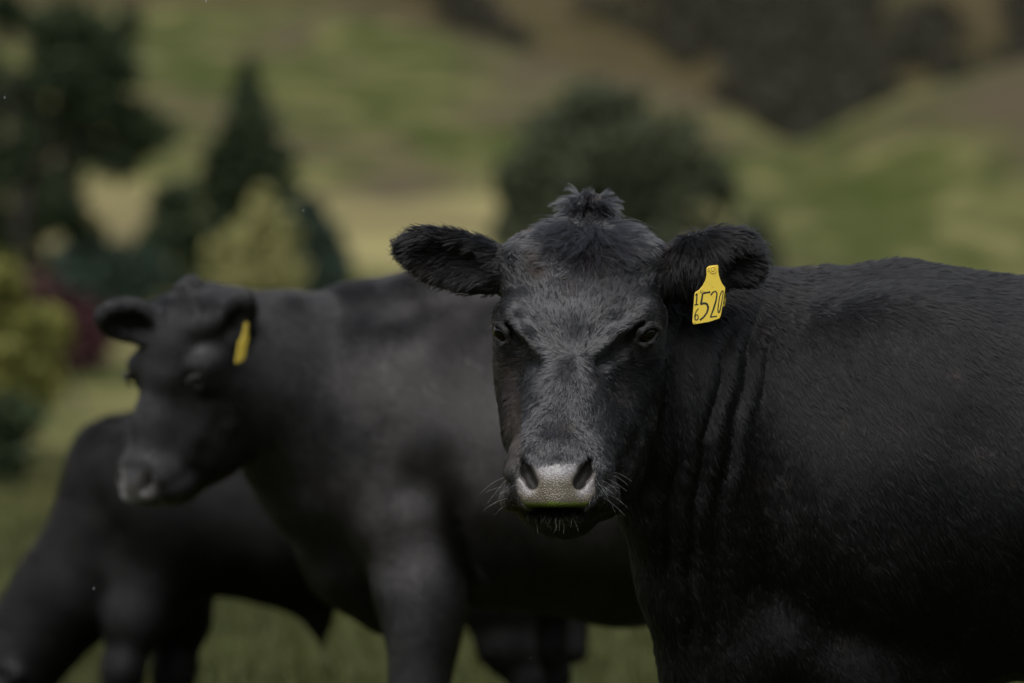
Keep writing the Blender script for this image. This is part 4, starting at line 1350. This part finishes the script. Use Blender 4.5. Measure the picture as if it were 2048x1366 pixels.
# bushy dark trees at the conifer's feet
tree('bushy_tree', 'dark green bushy tree between the ragged tree and the pointed conifer', 'tree', 128, (355, 620), [(350, 405, 48, 45, 0, 1), (370, 470, 72, 55, 0, 1.8), (322, 500, 50, 50, 0, 1), (375, 545, 70, 45, 0, 1.2)], 6500, .12, L_DARK, .10, TG, seed=4)
tree('bushy_tree', 'blue-green bushy tree just right of the small yellowing tree', 'tree', 128, (640, 625), [(610, 435, 38, 45, 0, 1), (635, 490, 50, 55, 0, 1.5), (660, 540, 45, 50, 0, 1.2), (620, 560, 45, 40, 0, 1)], 4200, .12, L_BLUE, .10, TG, seed=5)
tree('small_tree', 'small yellowing tree in front of the pointed conifer', 'tree', 112, (505, 640), [(524, 405, 20, 30, 0, .4), (522, 445, 36, 40, 0, .9), (490, 485, 42, 40, 0, 1), (560, 480, 34, 60, 0, 1.1), (440, 520, 42, 44, 0, 1.0), (500, 545, 60, 50, 0, 1.5), (570, 560, 40, 48, 0, 1.0), (430, 575, 40, 40, 0, .8)], 3600, .09, L_YEL, .08, TG, seed=6)
# dark low bush and others on the left
tree('low_bush', 'broad dark green bush under the ragged dark tree', 'bush', 105, (210, 640), [(150, 545, 60, 50, 0, 1), (215, 530, 70, 48, 0, 1.4), (285, 545, 50, 45, 0, 1), (230, 590, 90, 40, 0, 1.4)], 2600, .11, L_BLUE, .06, TG, seed=7)
tree('red_bush', 'dark purple-red leaved bush beside the yellow-green bush', 'bush', 88, (170, 745), [(85, 590, 34, 40, 0, .8), (130, 640, 52, 50, 0, 1.3), (190, 650, 48, 50, 0, 1.2), (165, 700, 48, 42, 0, 1.2)], 2600, .085, L_RED, .05, TG, seed=8)
tree('leafy_bush', 'bright yellow-green bush at the pasture edge beside the grazing steer', 'bush', 46, (20, 1000), [(15, 580, 60, 60, 0, 1.2), (-20, 680, 110, 80, 0, 2), (75, 660, 62, 55, 0, 1.4), (50, 760, 75, 70, 0, 1.8), (-30, 800, 90, 70, 0, 1.6)], 5200, .050, L_LIME, .05, TG, seed=9)
tree('dark_bush', 'dark green bush directly below the yellow-green bush', 'bush', 44, (-10, 1050), [(10, 850, 80, 60, 0, 1.4), (-20, 930, 85, 80, 0, 1.6), (-40, 1010, 70, 60, 0, 1.4)], 3800, .05, L_DARK, .05, TG, seed=10)  # dark leaves throughout
# big round tree
bl = [(1220, 235, 105, 62, 0, 2.0), (1130, 285, 95, 70, 0, 2.2), (1310, 280, 95, 75, 0, 2.2), (1220, 330, 150, 95, -.6, 4), (1055, 370, 72, 62, 0, 2), (1390, 360, 80, 66, 0, 2), (1045, 455, 68, 75, 0, 1.6), (1180, 200, 50, 36, 0, .6), (1430, 400, 40, 36, 0, .5), (1290, 215, 45, 34, 0, .5), (1150, 440, 120, 80, -.6, 2.6), (1290, 440, 130, 80, -.6, 2.8), (1400, 440, 55, 50, 0, 1.2), (1210, 520, 180, 60, 0, 2.6)]
tree('round_tree', 'large round grey-green tree standing behind the sharp cow', 'tree', 140, (1215, 640), bl, 16000, .13, L_ROUND, .22, TG, seed=11)
tree('bushy_tree', 'small dark bush at the right foot of the large round tree', 'bush', 132, (1510, 600), [(1505, 470, 42, 48, 0, 1), (1480, 520, 55, 45, 0, 1), (1530, 530, 40, 50, 0, 1)], 1500, .10, L_OLIVE, .07, TG, seed=12)

# scrub along the gully and dark woodland on the far hill: far-off masses
def mass(name, spots, n, size, mat, seed):
    r_ = np.random.default_rng(seed)
    bl = []
    for x, y, hw, hh in spots:
        z = float(ground_z(np.array([x]), np.array([y]))[0])
        bl.append(((x, y, z + hh * .6), (hw, hw, hh), hw * hh))
    V, F = leaf_cloud(r_, bl, n, size, .6, .40)
    o = link(name, mesh_np(name, V, F, False), mat)
    o['kind'] = 'stuff'
    return o
rw = np.random.default_rng(14)
spots = []
WOODS = [[(1240, -60), (1330, 40), (1480, 125), (1440, 185), (1560, 300), (1720, 300), (1790, 230), (1790, 150), (1745, 60), (1760, -60)],
         [(1790, 30), (1905, 30), (1915, 115), (1790, 125)], [(1880, 120), (2060, 110), (2080, 220), (1860, 240)], [(2020, -60), (2300, -60), (2300, 120), (2030, 100)],
         [(1180, 0), (1230, 0), (1400, 95), (1390, 125)], [(800, -60), (880, -60), (1050, 60), (1040, 90), (900, 40)]]
for _ in range(5200):
    y = rw.uniform(400, 520); u = rw.uniform(780, 2300)
    x = (u - 1024) * PX * y
    z = float(ground_z(np.array([x]), np.array([y]))[0])
    v = 683 - (z + .6 - CAM_Z) / (PX * y)
    u += rw.normal(0, 11); v += rw.normal(0, 9)
    if any(poly_in(np.array([u]), np.array([v]), w_)[0] for w_ in WOODS):
        spots.append((x, y, rw.uniform(.8, 1.6), rw.uniform(.7, 1.6)))
mass('woodland', spots, 75000, .32, L_WOOD, 15)
print('land', len(spots), round(time.time() - T00, 1))
# short rough grass between and behind the cattle
rg_ = np.random.default_rng(21)
n = 60000
y = 15 + 45 * rg_.random(n) ** 1.6
x = (rg_.random(n) - .5) * 2 * .13 * y
z = ground_z(x, y)
q3 = np.stack([x, y, 0 * x], 1)
h = (.05 + .13 * vnoise(q3, .8)) * rg_.uniform(.5, 1.3, n)
an = rg_.uniform(0, 6.28, n); ln = rg_.uniform(.2, .8, n) * h
w = .004 + .00012 * y
bx = np.stack([np.cos(an) * w, np.sin(an) * w, 0 * w], 1)
tip = np.stack([x + np.cos(an + 1.3) * ln, y + np.sin(an + 1.3) * ln, z + h], 1)
b0 = np.stack([x, y, z - .01], 1)
GVv = np.stack([b0 - bx, b0 + bx, tip], 1).reshape(-1, 3)
L_GRASS = leaf_mat('pasture_grass', (.024, .030, .006), (.052, .055, .011))
gr = link('grass', mesh_np('grass', GVv, np.arange(3 * n).reshape(-1, 3), False), L_GRASS)
gr['kind'] = 'stuff'

# a little drizzle: fine drops falling between the camera and the cattle
rd = np.random.default_rng(31)
n = 12
py = rd.uniform(9.2, 12.5, n)
pc = np.stack([rd.uniform(-.095, .095, n) * py, py, CAM_Z + rd.uniform(-.062, .062, n) * py], 1)
ln = rd.uniform(.0010, .0030, n); rr = rd.uniform(.0003, .00055, n); sl = rd.normal(.12, .1, n)
V, F = [], []
for i in range(n):
    ax = unit(np.array((sl[i], 0, -1.0))); e1 = unit(np.cross(ax, (0, 1, 0))); e2 = np.cross(ax, e1)
    b = len(V)
    for t, k in ((-1, .15), (-.3, .8), (.5, 1.0), (1, .3)):
        for j in range(6):
            an = j * math.pi / 3
            V.append(pc[i] + ax * ln[i] * t + (e1 * math.cos(an) + e2 * math.sin(an)) * rr[i] * k)
    for a in range(3):
        for j in range(6):
            F.append((b + a * 6 + j, b + a * 6 + (j + 1) % 6, b + a * 6 + 6 + (j + 1) % 6, b + a * 6 + 6 + j))
M_DROP = NT('rain_drop')
M_DROP.set(Base_Color=(.75, .77, .8), Roughness=.1, Transmission_Weight=.35, IOR=1.33)
rain = link('rain', mesh_np('rain', np.array(V), np.array(F)), M_DROP)
rain['kind'] = 'stuff'
